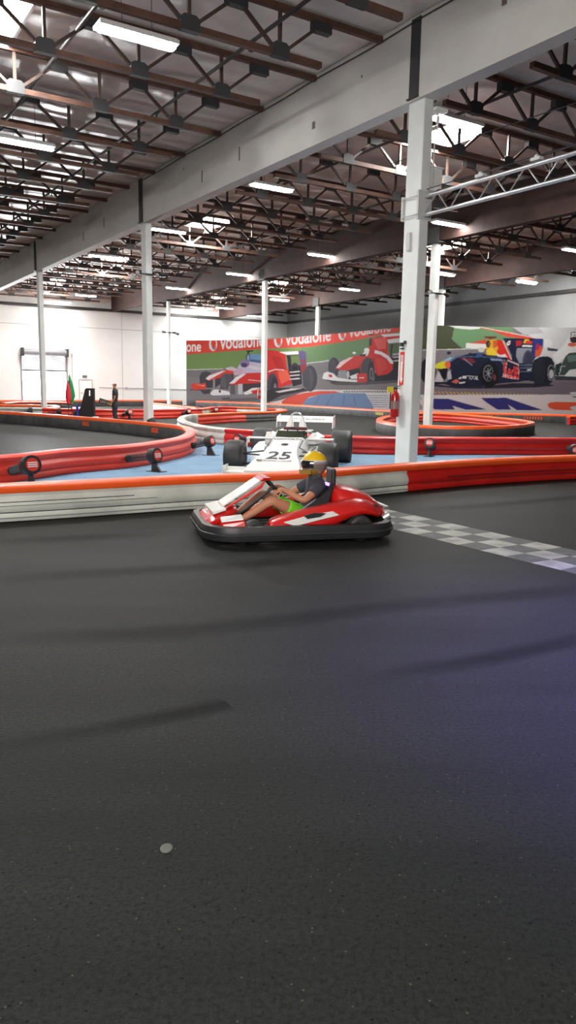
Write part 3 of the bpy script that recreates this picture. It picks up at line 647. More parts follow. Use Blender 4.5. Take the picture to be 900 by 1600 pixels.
    P((64, 70, 84), (855, 543), (873, 546), (870, 549), (856, 548)); P((236, 238, 240), (883, 586), (890, 578), (920, 574), (920, 590), (883, 590)); E((64, 50, 50), 897.5, 531, 6.8, 5); E((226, 108, 72), 894, 538.5, 6.6, 3.2); Ln((40, 44, 50), (893, 519), (891, 530), 1.4); Ln((40, 44, 50), (893, 519), (904, 520), 1.2); Ln((60, 62, 70), (895, 523), (903, 525), 1.2)
    P((62, 66, 76), (866, 587), (920, 589.5), (920, 595), (868, 594)); Ln((236, 236, 236), (867, 586.8), (920, 588.6), 1); P((40, 60, 60), (868, 570), (878, 566), (873, 588), (867, 586)); Ln((230, 232, 232), (874, 585), (877, 572.6), 1); Ln((230, 232, 232), (876, 572.6), (884, 572.2), .9); P((108, 130, 126), (886, 556), (920, 552), (920, 562), (888, 566))
    P((226, 226, 222), (890, 613.5), (897, 612.4), (920, 615), (920, 616.4), (892, 616))
    return img, X0, Y0, K
def build_mural():
    img, X0, Y0, K = paint_mural()
    top = [(291, 532), (350, 531.4), (415, 530), (455, 527.5), (493, 524), (548, 519.2), (600, 514), (645, 510.4), (680, 508.6), (725, 509.6), (773, 511), (835, 511.6), (914, 512)]
    pl = resample(catmull([gz(x, y, 4.8) for x, y in top], .6), .3)
    # even spacing on the frame, a little finer where it is nearer
    pts = []
    for a, b in zip(pl, pl[1:]):
        pts += [a.lerp(b, k/7) for k in range(7)]
    pts.append(pl[-1]); nC, nR = len(pts), 176
    V = np.zeros((nC, nR, 3)); zz = np.linspace(.06, 4.8, nR)
    for i, p in enumerate(pts): V[i, :, 0] = p.x; V[i, :, 1] = p.y; V[i, :, 2] = zz
    V = V.reshape(-1, 3); Q = V-np.array([0, 0, HC]); w = Q@F_
    ix = 450+FPX*(Q@XA)/w; iy = 800-FPX*(Q@YA)/w
    a = np.clip(((ix-X0)*K), 1, img.shape[1]-3).astype(int); b = np.clip(((iy-Y0)*K), 1, img.shape[0]-3).astype(int)
    col = (img[b, a]+img[b+1, a]+img[b, a+1]+img[b+1, a+1]+img[b-1, a]+img[b, a-1])/6
    me = bpy.data.meshes.new('printed_sheet'); me.vertices.add(len(V)); me.vertices.foreach_set('co', V.ravel())
    i, j = np.meshgrid(np.arange(nC-1), np.arange(nR-1), indexing='ij'); q = (i*nR+j).ravel()
    F = np.stack([q, q+nR, q+nR+1, q+1], 1); n = len(F)
    me.loops.add(n*4); me.loops.foreach_set('vertex_index', F.ravel()); me.polygons.add(n); me.polygons.foreach_set('loop_start', np.arange(0, n*4, 4)); me.polygons.foreach_set('loop_total', np.full(n, 4))
    me.update(); me.validate()
    at = me.color_attributes.new('print', 'FLOAT_COLOR', 'POINT'); at.data.foreach_set('color', np.concatenate([col*.52, np.ones((len(V), 1))], 1).ravel())
    m = bpy.data.materials.new('mural_print'); m.use_nodes = True; nt = m.node_tree; n_ = nt.nodes.new('ShaderNodeAttribute'); n_.attribute_name = 'print'
    nt.links.new(n_.outputs['Color'], nt.nodes['Principled BSDF'].inputs['Base Color']); nt.nodes['Principled BSDF'].inputs['Roughness'].default_value = .7; nt.nodes['Principled BSDF'].inputs['Specular IOR Level'].default_value = .15
    me.materials.append(m)
    t = thing('racing_mural', 'huge printed banner of racing cars with red lettered top wrapping round the far corner', 'mural')
    o = bpy.data.objects.new('printed_sheet', me); C.objects.link(o); o.parent = t
    fr = MB()
    sweep(fr, pl, [(-.015, .04), (-.07, .04), (-.07, 4.8), (-.015, 4.8)]); fr.build('backing_frame', M_fix, t)
    for k in range(0, len(pl), 14):
        p = pl[k]; q = pl[min(k+1, len(pl)-1)] if k < len(pl)-1 else pl[k-1]; d = (q-p).normalized()*(1 if k < len(pl)-1 else -1); nrm = Vector((d.y, -d.x, 0))
        b = p-nrm*.1; m_ = MB(); m_.box(-.03, .03, -.03, .03, 0, 4.75, M=Matrix.Translation((b.x, b.y, 0))); m_.build('frame_post', M_dark, t)
    return pl
MUR = build_mural()

# ------------------------------------------------------------------ kart barriers
FACE = [(-.02, 0), (.10, 0), (.13, .015), (.142, .05), (.138, .09), (.122, .108), (.120, .118), (.134, .135), (.148, .175), (.148, .205), (.135, .24), (.108, .275), (.098, .30), (.108, .325), (.11, .335), (-.02, .335)]
CAP = [(-.12, .335), (.115, .335), (.135, .36), (.135, .40), (.11, .425), (.05, .435), (-.10, .435), (-.12, .41)]
BACK = [(-.02, 0), (-.11, 0), (-.125, .02), (-.125, .33), (-.11, .335), (-.02, .335)]
def barrier(pts, label, face, side, group=None, both=None, closed=False, rail=None, cat='barrier', bolts=True):
    """pts: dense plan path; side +1: moulded face to the right of travel"""
    c = pts[len(pts)//2] if not closed else sum(pts, Vector())/len(pts)
    t = thing('track_barrier', label, cat, (c.x, c.y, 0), 0, group or 'plastic track barriers')
    L = [Vector((p.x-c.x, p.y-c.y, 0)) for p in pts]
    m = MB(); sweep(m, L, FACE, side, closed); m.build('moulded_face', face, t, True)
    m = MB(); sweep(m, L, BACK, side, closed); m.build('back_panel', both or M_greyb, t, True)
    m = MB(); sweep(m, L, CAP, side, closed); m.build('top_rail', rail or M_orange, t, True)
    return t
def pxs(lst, z=.42): return [gz(x, y, z) for x, y in lst]
def path(lst, step=.3): return resample(catmull(lst, .25), step)
V3 = lambda x, y: Vector((x, y, 0))
def split(pts, P):
    """cut a dense path at the sample nearest to the plan point P"""
    i = min(range(len(pts)), key=lambda k: (V3(pts[k].x, pts[k].y)-V3(P.x, P.y)).length); return pts[:i+1], pts[i:]
front = path([V3(-6.5, 7.0), V3(-3.3, 8.6), V3(-1.25, 9.78), V3(0, 10.4), V3(1.85, 11.86), V3(3.3, 12.9), V3(5.3, 14.0), V3(8.5, 15.3), V3(11, 16)])
fw, fr_ = split(front, V3(1.88, 11.9))
M_whited = M_white
B_white = barrier(fw, 'scuffed white barrier with orange rail running along the near track edge', M_white, 1)
B_red = barrier(fr_, 'red barrier with orange rail right of the near white column', M_red, 1)
# dark rubber scrapes that follow the grooves of the near barrier
def scrape(t, pts, i0, i1, off, z, hh, m_, name, side=1):
    c = t.location; mb = MB()
    L = [Vector((p.x-c.x, p.y-c.y, 0)) for p in pts[i0:i1]]
    sweep(mb, L, [(off, z), (off+.004, z+hh/2), (off, z+hh)], side); mb.build(name, m_, t)
M_scrape = mat('rubber_scrape', (.035, .036, .036), .7)
scrape(B_white, fw, 0, len(fw), .121, .106, .014, M_scrape, 'scrape')
scrape(B_white, fw, 2, len(fw)-14, .1515, .192, .006, M_scrape, 'scrape'); scrape(B_white, fw, 0, 18, .138, .232, .010, M_scrape, 'scrape')
scrape(B_white, fw, 0, len(fw), .148, .05, .012, mat('grey_scuff', (.25, .25, .24), .7), 'scrape')
scrape(B_red, fr_, 3, 24, .148, .175, .028, mat('dark_red_scuff', s8(120, 30, 30), .5), 'scrape'); scrape(B_red, fr_, 1, len(fr_), .121, .106, .012, M_scrape, 'scrape')
# left hairpin
Lp = resample(catmull([V3(-8.6, 9.6), V3(-6.2, 10.9)] + pxs([(0, 713), (100, 703), (200, 696), (267, 687), (290, 681), (298, 674), (294, 669), (275, 664.5), (200, 657), (133, 652), (67, 647), (0, 643), (-60, 640)]), .25), .3)
La, Lb = split(Lp, gz(296, 671, .42))
B_L = barrier(La, 'long red barrier curving round the left hairpin behind the near white one', M_redd, 1, rail=M_redd)
B_Lb = barrier(Lb, 'far limb of the left hairpin with grey inner side and chevron stickers', M_redd, 1)
def sticker(t, pts, px, py, n, m_, name='sticker', pitch=.085, off=.128):
    """row of chevrons fixed to the barrier side that faces the viewer, starting near pixel px, py of the rail"""
    c = t.location; mb = MB(); P = gz(px, py, .42)
    k0 = min(range(1, len(pts)-1), key=lambda i: (V3(pts[i].x, pts[i].y)-V3(P.x, P.y)).length)
    d = pts[k0+1]-pts[k0-1]; d.z = 0; d.normalize()
    if d.x < 0: d = -d
    nn = Vector((d.y, -d.x, 0)); b = V3(pts[k0].x, pts[k0].y)+nn*off-Vector((c.x, c.y, 0))
    for k in range(n):
        q = lambda s, z: b + d*(s+k*pitch) + Vector((0, 0, z))
        L, zz = pitch*.8, .14; pt = [(L, zz+.15), (L*.5, zz+.15), (0, zz+.075), (L*.5, zz), (L, zz), (L*.5, zz+.075)]
        fr = [q(s, z)+nn*.008 for s, z in pt]; bk = [q(s, z) for s, z in pt]; mb.loft([fr, bk])
    mb.build(name, m_, t)
sticker(B_Lb, Lb, 126, 652, 5, M_orange); sticker(B_Lb, Lb, 228, 661, 5, M_orange)
# centre loop: long red run, white nose, red and grey far limb
Cn = resample(catmull([V3(12, 20.4)] + pxs([(900, 685), (740, 684), (600, 683), (470, 679), (400, 673), (353, 670), (318, 666), (300, 662), (288, 658.5), (283, 655), (286, 651), (300, 648), (353, 645), (400, 643.8), (425, 643)]), .25), .3)
C1, Cr = split(Cn, gz(353, 670, .42)); C2, C3_ = split(Cr, gz(306, 647.6, .42)); C3, C4 = split(C3_, gz(378, 644.3, .42))
barrier(C1, 'long red barrier crossing the view behind the white racing car', M_red, -1, rail=M_red)
barrier(C2, 'white curved barrier at the left nose of the centre loop', M_white, -1, both=M_white, rail=M_white)
barrier(C3, 'red barrier section on the far limb of the centre loop', M_redd, 1)
tipK = resample(catmull([C4[-1]] + [V3(p.x, p.y) for p in pxs([(441, 641.6), (445, 640), (434, 638.4), (414, 637.6)])], .2), .3)
barrier(C4[:-1] + tipK, 'grey rounded barrier end of the centre loop in front of the thin column', M_greyb, 1)
Kp = resample(catmull(pxs([(414, 637.6), (371, 636), (345, 635.3), (328, 636.2), (315, 638), (267, 639.5), (213, 640), (160, 640), (64, 638), (0, 637), (-60, 636)]), .25), .3)
K1, Kr = split(Kp, gz(371, 636, .42)); K2, Kr = split(Kr, gz(325, 636.6, .42)); K3, Kr = split(Kr, gz(313, 638.1, .42)); K4, K5 = split(Kr, gz(62, 638, .42))
barrier(K1, 'white barrier section left of the thin centre column', M_white, -1)
barrier(K2, 'short red barrier section in the distance below the mural left end', M_redd, -1, rail=M_redd)
barrier(K3, 'short white joint section of barrier between two distant red ones', M_white, -1)
barrier(K4, 'distant straight red barrier behind the spotlight column', M_redd, -1, rail=M_redd)
barrier(K5, 'distant white barrier at the left edge of the picture', M_white, -1, rail=M_white)
# oval island
Rg = pxs([(593, 656), (615, 661), (650, 664), (700, 666), (740, 666.5), (790, 665.5), (820, 663), (831, 660), (822, 657.5), (805, 655), (760, 650.6), (720, 647.4), (688, 645.6), (655, 645.2), (625, 647.4), (602, 651)])
R = resample(catmull(Rg, .25, True), .3)
barrier(R, 'oval barrier island ringing the white column, grey outside and red inside', M_redd, -1, closed=True)
# barrier hugging the mural and the back wall
def off(pl, d):
    out = []
    for i, p in enumerate(pl):
        a = pl[max(i-1, 0)]; b = pl[min(i+1, len(pl)-1)]; t = (b-a).normalized(); out.append(Vector((p.x+t.y*d, p.y-t.x*d, 0)))
    return out
mo = off(MUR, .55)[4:]
mo = resample(mo[::6]+[mo[-1]], .4)
o = barrier(mo, 'low dark barrier with orange rail along the foot of the mural', M_greyb, -1)
BM = o
sticker(o, mo, 735, 642, 7, M_yel, pitch=.14, off=.15); sticker(o, mo, 800, 642, 7, M_orange, pitch=.14, off=.15); sticker(o, mo, 545, 640, 5, M_yel, pitch=.14, off=.15)
wl = resample(catmull([V3(-27, 38)] + [uv(16.5, 51.5), uv(19.0, 52.4), uv(22.5, 52.4), uv(23.6, 51.9)], .3), .4)
barrier([V3(p.x, p.y) for p in wl if p.x > -21], 'distant grey barrier with red rail along the back wall', M_greyb, -1)
barrier(path(pxs([(238, 629.3), (262, 631.5), (284, 634.2), (300, 635.8), (309, 637)]), .3), 'small distant barrier spur with pale orange rail left of the mural', M_white, 1)
P1 = path(pxs([(-30, 632.5), (40, 632.6), (80, 633.4), (90, 635), (84, 636.6), (70, 637)]), .3)
barrier(P1, 'rounded tan barrier end at the far left', mat('tan_barrier', s8(205, 160, 130), .5), 1)
barrier(path(pxs([(4, 629.4), (30, 627.8), (70, 628.2), (112, 629)]), .3), 'thin far left barrier closest to the roll-up door', M_greyb, 1)
barrier(path(pxs([(888, 650), (905, 650), (940, 650.4)]), .3), 'short barrier end with orange rail at the right edge', M_red, 1)

# ------------------------------------------------------------------ sprung barrier buffers
def buffer(dpx, dY, padp, label, face=True, r=.13):
    """drum seen at pixel dpx at depth dY, on a foot plate; coil spring to a pad on the barrier"""
    D = gy(dpx[0], dpx[1], dY); Pd = Vector(padp)
    if (Pd-D).length > .9:      # keep the spring a real length: slide the drum to where it meets its own barrier
        c = [(abs((Pd-gy(dpx[0], dpx[1], y)).length-.5), y) for y in np.arange(dY-6, dY+8, .05) if y < Pd.y+.1 or dpx[1] == 659]; D = gy(dpx[0], dpx[1], float(min(c)[1]))
    D.z = max(D.z, r+.06)
    if (Pd-D).length > .9: Pd = D+(Pd-D).normalized()*.7
    ax = (Pd-D).normalized(); q = ax.to_track_quat('Z', 'Y').to_matrix().to_4x4()
    t = thing('spring_buffer', label, 'buffer', (D.x, D.y, 0), 0, 'sprung barrier buffers')
    O = Vector((D.x, D.y, 0)); M = Matrix.Translation(D-O) @ q
    L = (Pd-D).length
    m = MB(); m.lathe([(r*.75, -.09), (r*.97, -.085), (r, -.06), (r, .06), (r*.9, .085), (r*.45, .11), (r*.4, .14)], M, 24); m.build('drum', M_blackp, t, True)
    if face:
        m = MB(); m.lathe([(.001, -.094), (r*.68, -.094), (r*.68, -.088)], M, 20); f = m.build('face_disc', M_redd, t)
        m = MB()
        for y in (-.03, .0, .03): m.box(-r*.5, r*.5, y-.008, y+.008, -.099, -.0945, M=M)
        m.build('label_print', M_pw, f)
    m = MB(); pts = []
    n = max(40, int(L/.062)*12)
    for k in range(n+1):
        s = k/n; a = 2*math.pi*s*(L/.062)
        pts.append(M @ Vector((.066*math.cos(a), .066*math.sin(a), .12+(L-.17)*s)))
    m.tube(pts, .009, 5); m.tube([M @ Vector((0, 0, .1)), M @ Vector((0, 0, L-.04))], .010, 8); m.build('coil_spring', M_dark, t, True)
    m = MB(); m.lathe([(.07, L-.06), (.075, L-.05), (.075, L-.02), (.06, L-.005)], M, 14); m.build('pad', M_black, t, True)
    z = D.z
    side = Vector((ax.x, ax.y, 0)).normalized(); pr = side.cross(Vector((0, 0, 1)))
    m = MB()
    a = [Vector((0, 0, z-r*.8))-side*.03, Vector((0, 0, z-r*.8))+side*.05, Vector((0, 0, .012))+side*.06, Vector((0, 0, .012))-side*.17]
    m.loft([[v+pr*.02 for v in a], [v-pr*.02 for v in a]])
    c = [side*.12+pr*.1, side*-.22+pr*.1, side*-.22-pr*.1, side*.12-pr*.1]
    m.loft([[v+Vector((0, 0, .002)) for v in c], [v+Vector((0, 0, .014)) for v in c]]); m.build('foot_bracket', M_dark, t)
    return t
def near(pts, P, side, zz=.19, o_=.15):
    k = min(range(1, len(pts)-1), key=lambda i: (V3(pts[i].x, pts[i].y)-V3(P.x, P.y)).length); d = (pts[k+1]-pts[k-1]); d.z = 0; d.normalize()
    return Vector((pts[k].x+d.y*o_*side, pts[k].y-d.x*o_*side, zz))
buffer((47, 727), 11.45, near(La, gz(6, 712, .42), 1), 'black spring buffer with red disc at the lower left on the red hairpin', r=.15)
buffer((241, 712), 13.9, near(La, gz(190, 698, .42), 1), 'black spring buffer with red disc standing on blue floor left of the racing car', r=.14)
buffer((327, 690), 16.2, near(La, gz(288, 681.5, .42), 1), 'black spring buffer with long coil at the tip of the left hairpin')
buffer((315, 675), 19.6, near(C2, gz(303, 662.5, .42), -1), 'small black buffer against the white loop nose')
buffer((373, 686), 18.2, near(C1, gz(398, 672.8, .42), -1), 'buffer with red disc just left of the racing car rear wheel')
buffer((672, 693), 18.1, near(C1, gz(667, 683.5, .42), -1), 'buffer with red disc right of the nearest column')
buffer((898, 703), 17.9, near(C1, gz(889, 685, .42), -1), 'buffer cut by the right edge of the picture')
buffer((202, 644), 31.5, near(K4, gz(192, 640, .42), -1), 'distant buffer beside the standing person', r=.16)
buffer((294, 643), 33.0, near(K4, gz(284, 639.2, .42), -1), 'distant buffer by the thin column near the white wall', r=.14)
buffer((338, 640), 38.0, near(K2, gz(333, 635.9, .42), -1), 'distant buffer below the left end of the mural', r=.15)
buffer((48, 643), 31.0, near(K5, gz(44, 642, .2), -1), 'distant buffer just left of the far left column', False, r=.18)
buffer((93, 643.5), 31.0, near(K4, gz(97, 642, .2), -1), 'distant buffer just right of the far left column', False, r=.16)
buffer((237, 659), 23.6, near(Lb, gz(229, 660.4, .42), 1, .19, .16), 'black buffer head peeping over the hairpin at the spotlight column foot', False, r=.13)

# ------------------------------------------------------------------ chequered start line
def cheq():
    d = Vector((.5, -.866, 0)).normalized(); w = Vector((.866, .5, 0)).normalized()
    d = (gz(838, 882)-gz(615, 827)); d.normalize(); w = Vector((-d.y, d.x, 0)).normalized()
    o0 = gz(615, 827)-d*1.65*1.5; mw = MB(); mg = MB(); s = .315; cw = .29
    for i in range(-1, 18):
        for j in range(3):
            a = o0+d*(i*s)+w*(j*cw); q = [a, a+d*s, a+d*s+w*cw, a+w*cw]
            q = [Vector((v.x+random.uniform(-.006, .006), v.y+random.uniform(-.006, .006), .003)) for v in q]
            (mw if (i+j) % 2 == 0 else mg).add(q, [(0, 1, 2, 3)])
    t = thing('start_line', 'worn grey and white chequered start line painted across the track', 'start line')
    mw.build('white_squares', mat('worn_white_paint', (.50, .50, .47), .7, noise=(5, .5, 8), var=(.30, .30, .28)), t); mg.build('grey_squares', mat('worn_grey_paint', (.13, .135, .135), .7, noise=(6, .4, 8), var=(.085, .088, .09)), t)
cheq()
# small pale stone
p = gz(260, 1326); m = MB(); m.lathe([(.019, .0005), (.019, .004), (.012, .006)], Matrix.Translation((p.x, p.y, 0)) @ Matrix.Diagonal((1.15, 1.4, 1, 1)), 12)
tag(m.build('pebble', mat('pebble', (.13, .14, .125), .8), None), 'small pale flattened chewing gum spot on the near asphalt', 'debris')
# soft rubber marks left by turning karts
M_mark = bpy.data.materials.new('rubbered_asphalt'); M_mark.use_nodes = True
nt = M_mark.node_tree; b_ = nt.nodes['Principled BSDF']; b_.inputs['Base Color'].default_value = (.008, .0085, .0085, 1); b_.inputs['Roughness'].default_value = .6; b_.inputs['Specular IOR Level'].default_value = .1
at_ = nt.nodes.new('ShaderNodeAttribute'); at_.attribute_name = 'wear'; nt.links.new(at_.outputs['Fac'], b_.inputs['Alpha'])
def mark(pxl, w, a, label, sharp_end=False):
    P = resample(catmull([gz(x, y) for x, y in pxl], .15), .08); n = len(P); V = []; F = []; al = []
    prof = (0, .5, 1, .85, .4, 0)
    for i, p in enumerate(P):
        d = (P[min(i+1, n-1)]-P[max(i-1, 0)]).normalized(); r_ = Vector((d.y, -d.x, 0))
        e = min(1, i/12, 1e9 if sharp_end else (n-1-i)/12)
        for k, q in enumerate(prof): V.append(tuple(Vector((p.x, p.y, .0015)) + r_*w*(k/5-.5))); al.append(a*q*e)
    for i in range(n-1):
        for k in range(5): F.append((i*6+k, i*6+k+1, (i+1)*6+k+1, (i+1)*6+k))
    me = bpy.data.meshes.new('tyre_mark'); me.from_pydata(V, [], F); me.materials.append(M_mark)
    ca = me.color_attributes.new('wear', 'FLOAT_COLOR', 'POINT')
    for i, x in enumerate(al): ca.data[i].color = (x, x, x, 1)
    o = bpy.data.objects.new('tyre_mark', me); C.objects.link(o); tag(o, label, 'tyre mark', 'rubber marks on the asphalt')
mark([(-60, 1172), (0, 1165), (170, 1137), (356, 1100)], .20, .6, 'dark tyre mark on the near asphalt at left, ending bluntly', True)
mark([(540, 1066), (640, 1050), (760, 1030), (900, 1000), (980, 980)], .26, .5, 'dark tyre mark sweeping up to the right edge')
mark([(-60, 1004), (0, 1000), (300, 985), (600, 950), (960, 915)], .4, .35, 'long faint tyre mark crossing the whole track')
mark([(-60, 912), (0, 906), (200, 893), (420, 880), (560, 868)], .45, .35, 'faint tyre mark just in front of the kart')
mark([(-60, 850), (40, 845), (180, 838), (300, 830)], .5, .4, 'faint tyre mark left of the kart nose')
mark([(620, 800), (760, 790), (960, 772)], .5, .35, 'faint tyre mark beyond the chequered line')
#@@PART3
# ------------------------------------------------------------------ column fittings
def local_on(col): return col.location.copy()
def lamp_head(mb, a, d, r=.075, L=.2):
    q = Vector(d).normalized().to_track_quat('Z', 'Y').to_matrix().to_4x4(); M = Matrix.Translation(a) @ q
    mb.lathe([(r*.5, -.06), (r*.75, 0), (r*.8, L*.55), (r, L*.6), (r*1.05, L), (r*.9, L), (r*.85, L-.02)], M, 16); return M
M_lens = mat('spot_lens', (.8, .8, .78), .15, .6)
def spots(col, z, heads, label, off=(0, -.17)):
    t = thing('spotlight_cluster', label, 'spotlight', (col.location.x, col.location.y, 0), A, 'spotlight clusters')
    m = MB(); m.box(-.14, .14, -.24, -.205, z-.03, z+.03); m.bar((-.42, -.24, z), (.45, -.24, z), .035); m.build('bracket', M_blackp, t)
    for x, dz, d in heads:
        mb = MB(); M = lamp_head(mb, (x, -.26, z+dz), d); hd = mb.build('lamp_head', M_blackp, t, True)
        lb = MB(); lb.lathe([(.001, .185), (.062, .185), (.062, .18)], M, 14); lb.build('lens', M_lens, hd)
    return t
spots(cA2, 5.08, [(-.38, .02, (-.5, -.8, -.1)), (.2, .0, (-.1, -1, -.15)), (.42, .03, (.9, -.5, 0))], 'three black spotlights on a bar clamped to the white column left of centre')
spots(cB3, 4.78, [(-.35, 0, (-1, -.2, .1)), (.2, 0, (.6, -.9, -.1)), (.38, -.05, (1, -.3, -.2))], 'small black spotlight cluster on the thin column by the white wall')
spots(cB1, 4.95, [(-.38, .02, (-.9, -.6, -.1)), (.3, 0, (.9, .3, -.1))], 'black spotlights on the column of the oval island')
def colmesh(name, fn, m_, label, cat, col, smooth=False):
    mb = MB(); fn(mb); o = mb.build(name, m_, None, smooth, bevel=.006); o.location = (col.location.x, col.location.y, 0); o.rotation_euler = (0, 0, A); tag(o, label, cat); return o
# near column: boxes, camera, clamps, sign, extinguisher
colmesh('junction_box', lambda m: (m.box(.115, .42, -.18, .06, 5.22, 5.56), m.box(.115, .44, -.2, .08, 5.56, 5.58)), M_pw, 'white equipment box on the right flank of the nearest column above the gantry', 'box', cA1)
t = thing('security_camera', 'white bullet camera at the top right of the nearest column', 'camera', (cA1.location.x, cA1.location.y, 0), A)
m = MB(); m.box(.13, .42, -.26, -.14, 6.50, 6.56); m.box(.115, .25, -.21, -.16, 6.44, 6.5); m.build('housing', M_pw, t, bevel=.01)
m = MB(); m.tube([(.24, -.19, 6.42), (.24, -.19, 6.3)], .03, 8); m.tube([(.24, -.19, 6.46), (.24, -.19, 6.2), (.16, -.22, 5.9), (.14, -.225, 5.2)], .012, 6); m.build('cable_drop', M_fix, t)
# column power strip
colmesh('outlet_box', lambda m: m.box(-.16, -.112, -.02, .08, 4.1, 4.42), M_fix, 'small grey outlet box on the left face of the nearest column', 'box', cA1)
# FIRE EXTINGUISHER sign on the face looking left towards the viewer
cl = cA1.location
SG = thing('extinguisher_sign', 'tall narrow red and white fire extinguisher sign on the nearest column', 'sign', (cl.x, cl.y, 0), A)
ZS = 1.98
YS = .10
m = MB(); m.box(-.117, -.112, YS-.06, YS+.06, ZS-.32, ZS+.30); m.build('plate', M_redd, SG)
m = MB(); m.box(-.119, -.1175, YS-.038, YS+.038, ZS-.20, ZS+.24); m.prism([(YS-.045, ZS-.20), (YS+.045, ZS-.20), (YS, ZS-.29)], 0, .0015, Matrix(((0, 0, 1, -.119), (1, 0, 0, 0), (0, 1, 0, 0), (0, 0, 0, 1)))); m.build('white_field', M_pw, SG)
text_on('EXTINGUISHER', (-.1205, YS-.02, ZS+.07), (0, 0, -1), (0, -1, 0), .25, .045, M_redd, 'lettering', SG, lift=.0)
text_on('FIRE', (-.1205, YS+.022, ZS+.22), (0, 0, -1), (0, -1, 0), .10, .045, M_redd, 'lettering', SG, lift=.0)
for o_ in [c for c in bpy.data.objects if c.parent == SG and c.name.startswith('lettering')]: o_.location.y = .045 if 'x' == 'y' else 0
colmesh('strobe_light', lambda m: (m.box(-.17, -.112, .06, .13, ZS+.40, ZS+.47), m.box(-.15, -.112, .05, .14, ZS+.35, ZS+.372), m.box(-.16, -.112, -.0, .03, ZS+.44, ZS+.5)), M_dark, 'small alarm fitting above the extinguisher sign on the nearest column', 'alarm', cA1)
def extinguisher(x, y, z0, label, rz=A, k=1.0):
    t = thing('fire_extinguisher', label, 'fire extinguisher', (x, y, 0), rz, None)
    m = MB(); m.lathe([(.001, z0), (.075*k, z0+.01), (.085*k, z0+.04), (.085*k, z0+.40*k), (.07*k, z0+.46*k), (.03*k, z0+.5*k), (.028*k, z0+.53*k)], None, 20); m.build('cylinder', M_redext, t, True)
    m = MB(); m.tube([(0, 0, z0+.52*k), (0, 0, z0+.56*k)], .022, 10); m.bar((-.02, 0, z0+.56*k), (.12, 0, z0+.60*k), .02, .012); m.bar((-.02, 0, z0+.54*k), (.12, 0, z0+.55*k), .02, .012); m.build('valve_handle', M_black, t)
    m = MB(); m.tube([(-.02, 0, z0+.54*k), (-.09, 0, z0+.52*k), (-.115, 0, z0+.42*k), (-.115, 0, z0+.16*k)], .012, 8); m.build('hose', M_black, t, True)
    m = MB(); m.lathe([(.086*k, z0+.16), (.0865*k, z0+.17), (.0865*k, z0+.30), (.086*k, z0+.31)], None, 20); m.build('label_band', mat('ext_label', s8(150, 120, 118), .5), t, True)
    m = MB(); m.box(-.02, .02, -.01, .1, z0+.42, z0+.47); m.build('wall_hook', M_dark, t)
    return t
ex = cA1.location + Vector((-.10*math.cos(A)+.27*math.sin(A), -.10*math.sin(A)-.27*math.cos(A), 0))
ex = cA1.location + Vector((-math.cos(A), -math.sin(A), 0))*.225 + Vector((-math.sin(A), math.cos(A), 0))*.13
E1 = extinguisher(ex.x, ex.y, 1.05, 'red fire extinguisher with yellow tag hanging on the nearest column')
m = MB(); m.box(-.24, -.10, -.06, -.05, 1.52, 1.63); m.build('inspection_tag', M_yel, E1)
e2 = cB2.location + Vector((-.22, -.12, 0)); extinguisher(e2.x, e2.y, .95, 'small red fire extinguisher on the thin centre column')
# ------------------------------------------------------------------ start gantry
t = thing('gantry_truss', 'aluminium ladder truss spanning from the nearest column out over the start line', 'gantry', (cl.x, cl.y, 0), math.atan2(-.843, .537))
zt, zb, LG = 5.02, 4.70, 15.0
m = MB(); m.tube([(.12, 0, zt), (LG, 0, zt)], .035, 12); m.build('upper_tube', M_chrome, t, True)
m = MB(); m.tube([(.12, 0, zb), (LG, 0, zb)], .035, 12); m.build('lower_tube', M_chrome, t, True)
x = .2; k = 0
while x < LG-.4:
    m = MB(); m.tube([(x, 0, zb), (x+.3, 0, zt)], .012, 6); m.build('brace', M_chrome, t, True)
    m = MB(); m.tube([(x+.34, 0, zt), (x+.62, 0, zb)], .012, 6); m.build('brace', M_chrome, t, True); x += .66
m = MB(); m.box(.17, .22, -.16, .16, zb-.08, zt+.1); m.box(-.25, -.215, -.16, .16, zb-.05, zt+.05)
for z in (zb, zt): m.tube([(-.24, -.17, z), (.2, -.17, z)], .01, 6); m.tube([(-.24, .17, z), (.2, .17, z)], .01, 6)
m.build('column_clamp', M_fix, t)
for i, z in enumerate((5.14, 5.72)):
    m = MB(); p0 = Vector((cl.x, cl.y, z)) + Vector((.537, -.843, 0))*.25; d_ = Vector((.537, -.843, 0))
    if i: p0 = uv(10.2, 12.4, 6.0); p1 = uv(10.2, -2, 5.7)
    else: p1 = p0 + d_*14 + Vector((0, 0, .0))
    m.tube([p0, p1], .008, 5); tag(m.build('wire', M_dark), ('thin cable running just above the gantry truss', 'thin cable stretched behind the gantry, higher up')[i], 'cable')
for i, s in enumerate((1.55, 2.7)):
    p = Vector((cl.x, cl.y, 5.07)) + Vector((.537, -.843, 0))*s
    m = MB(); m.box(-.09, .09, -.05, .05, 0, .05); m.box(-.03, .03, -.03, .03, .05, .085)
    o = m.build('timing_sensor', M_fix, bevel=.005); o.location = p; o.rotation_euler = (0, 0, t.rotation_euler.z); tag(o, ('small white sensor box on top of the gantry, nearer the column', 'small white sensor box on top of the gantry, nearer the right edge')[i], 'sensor')

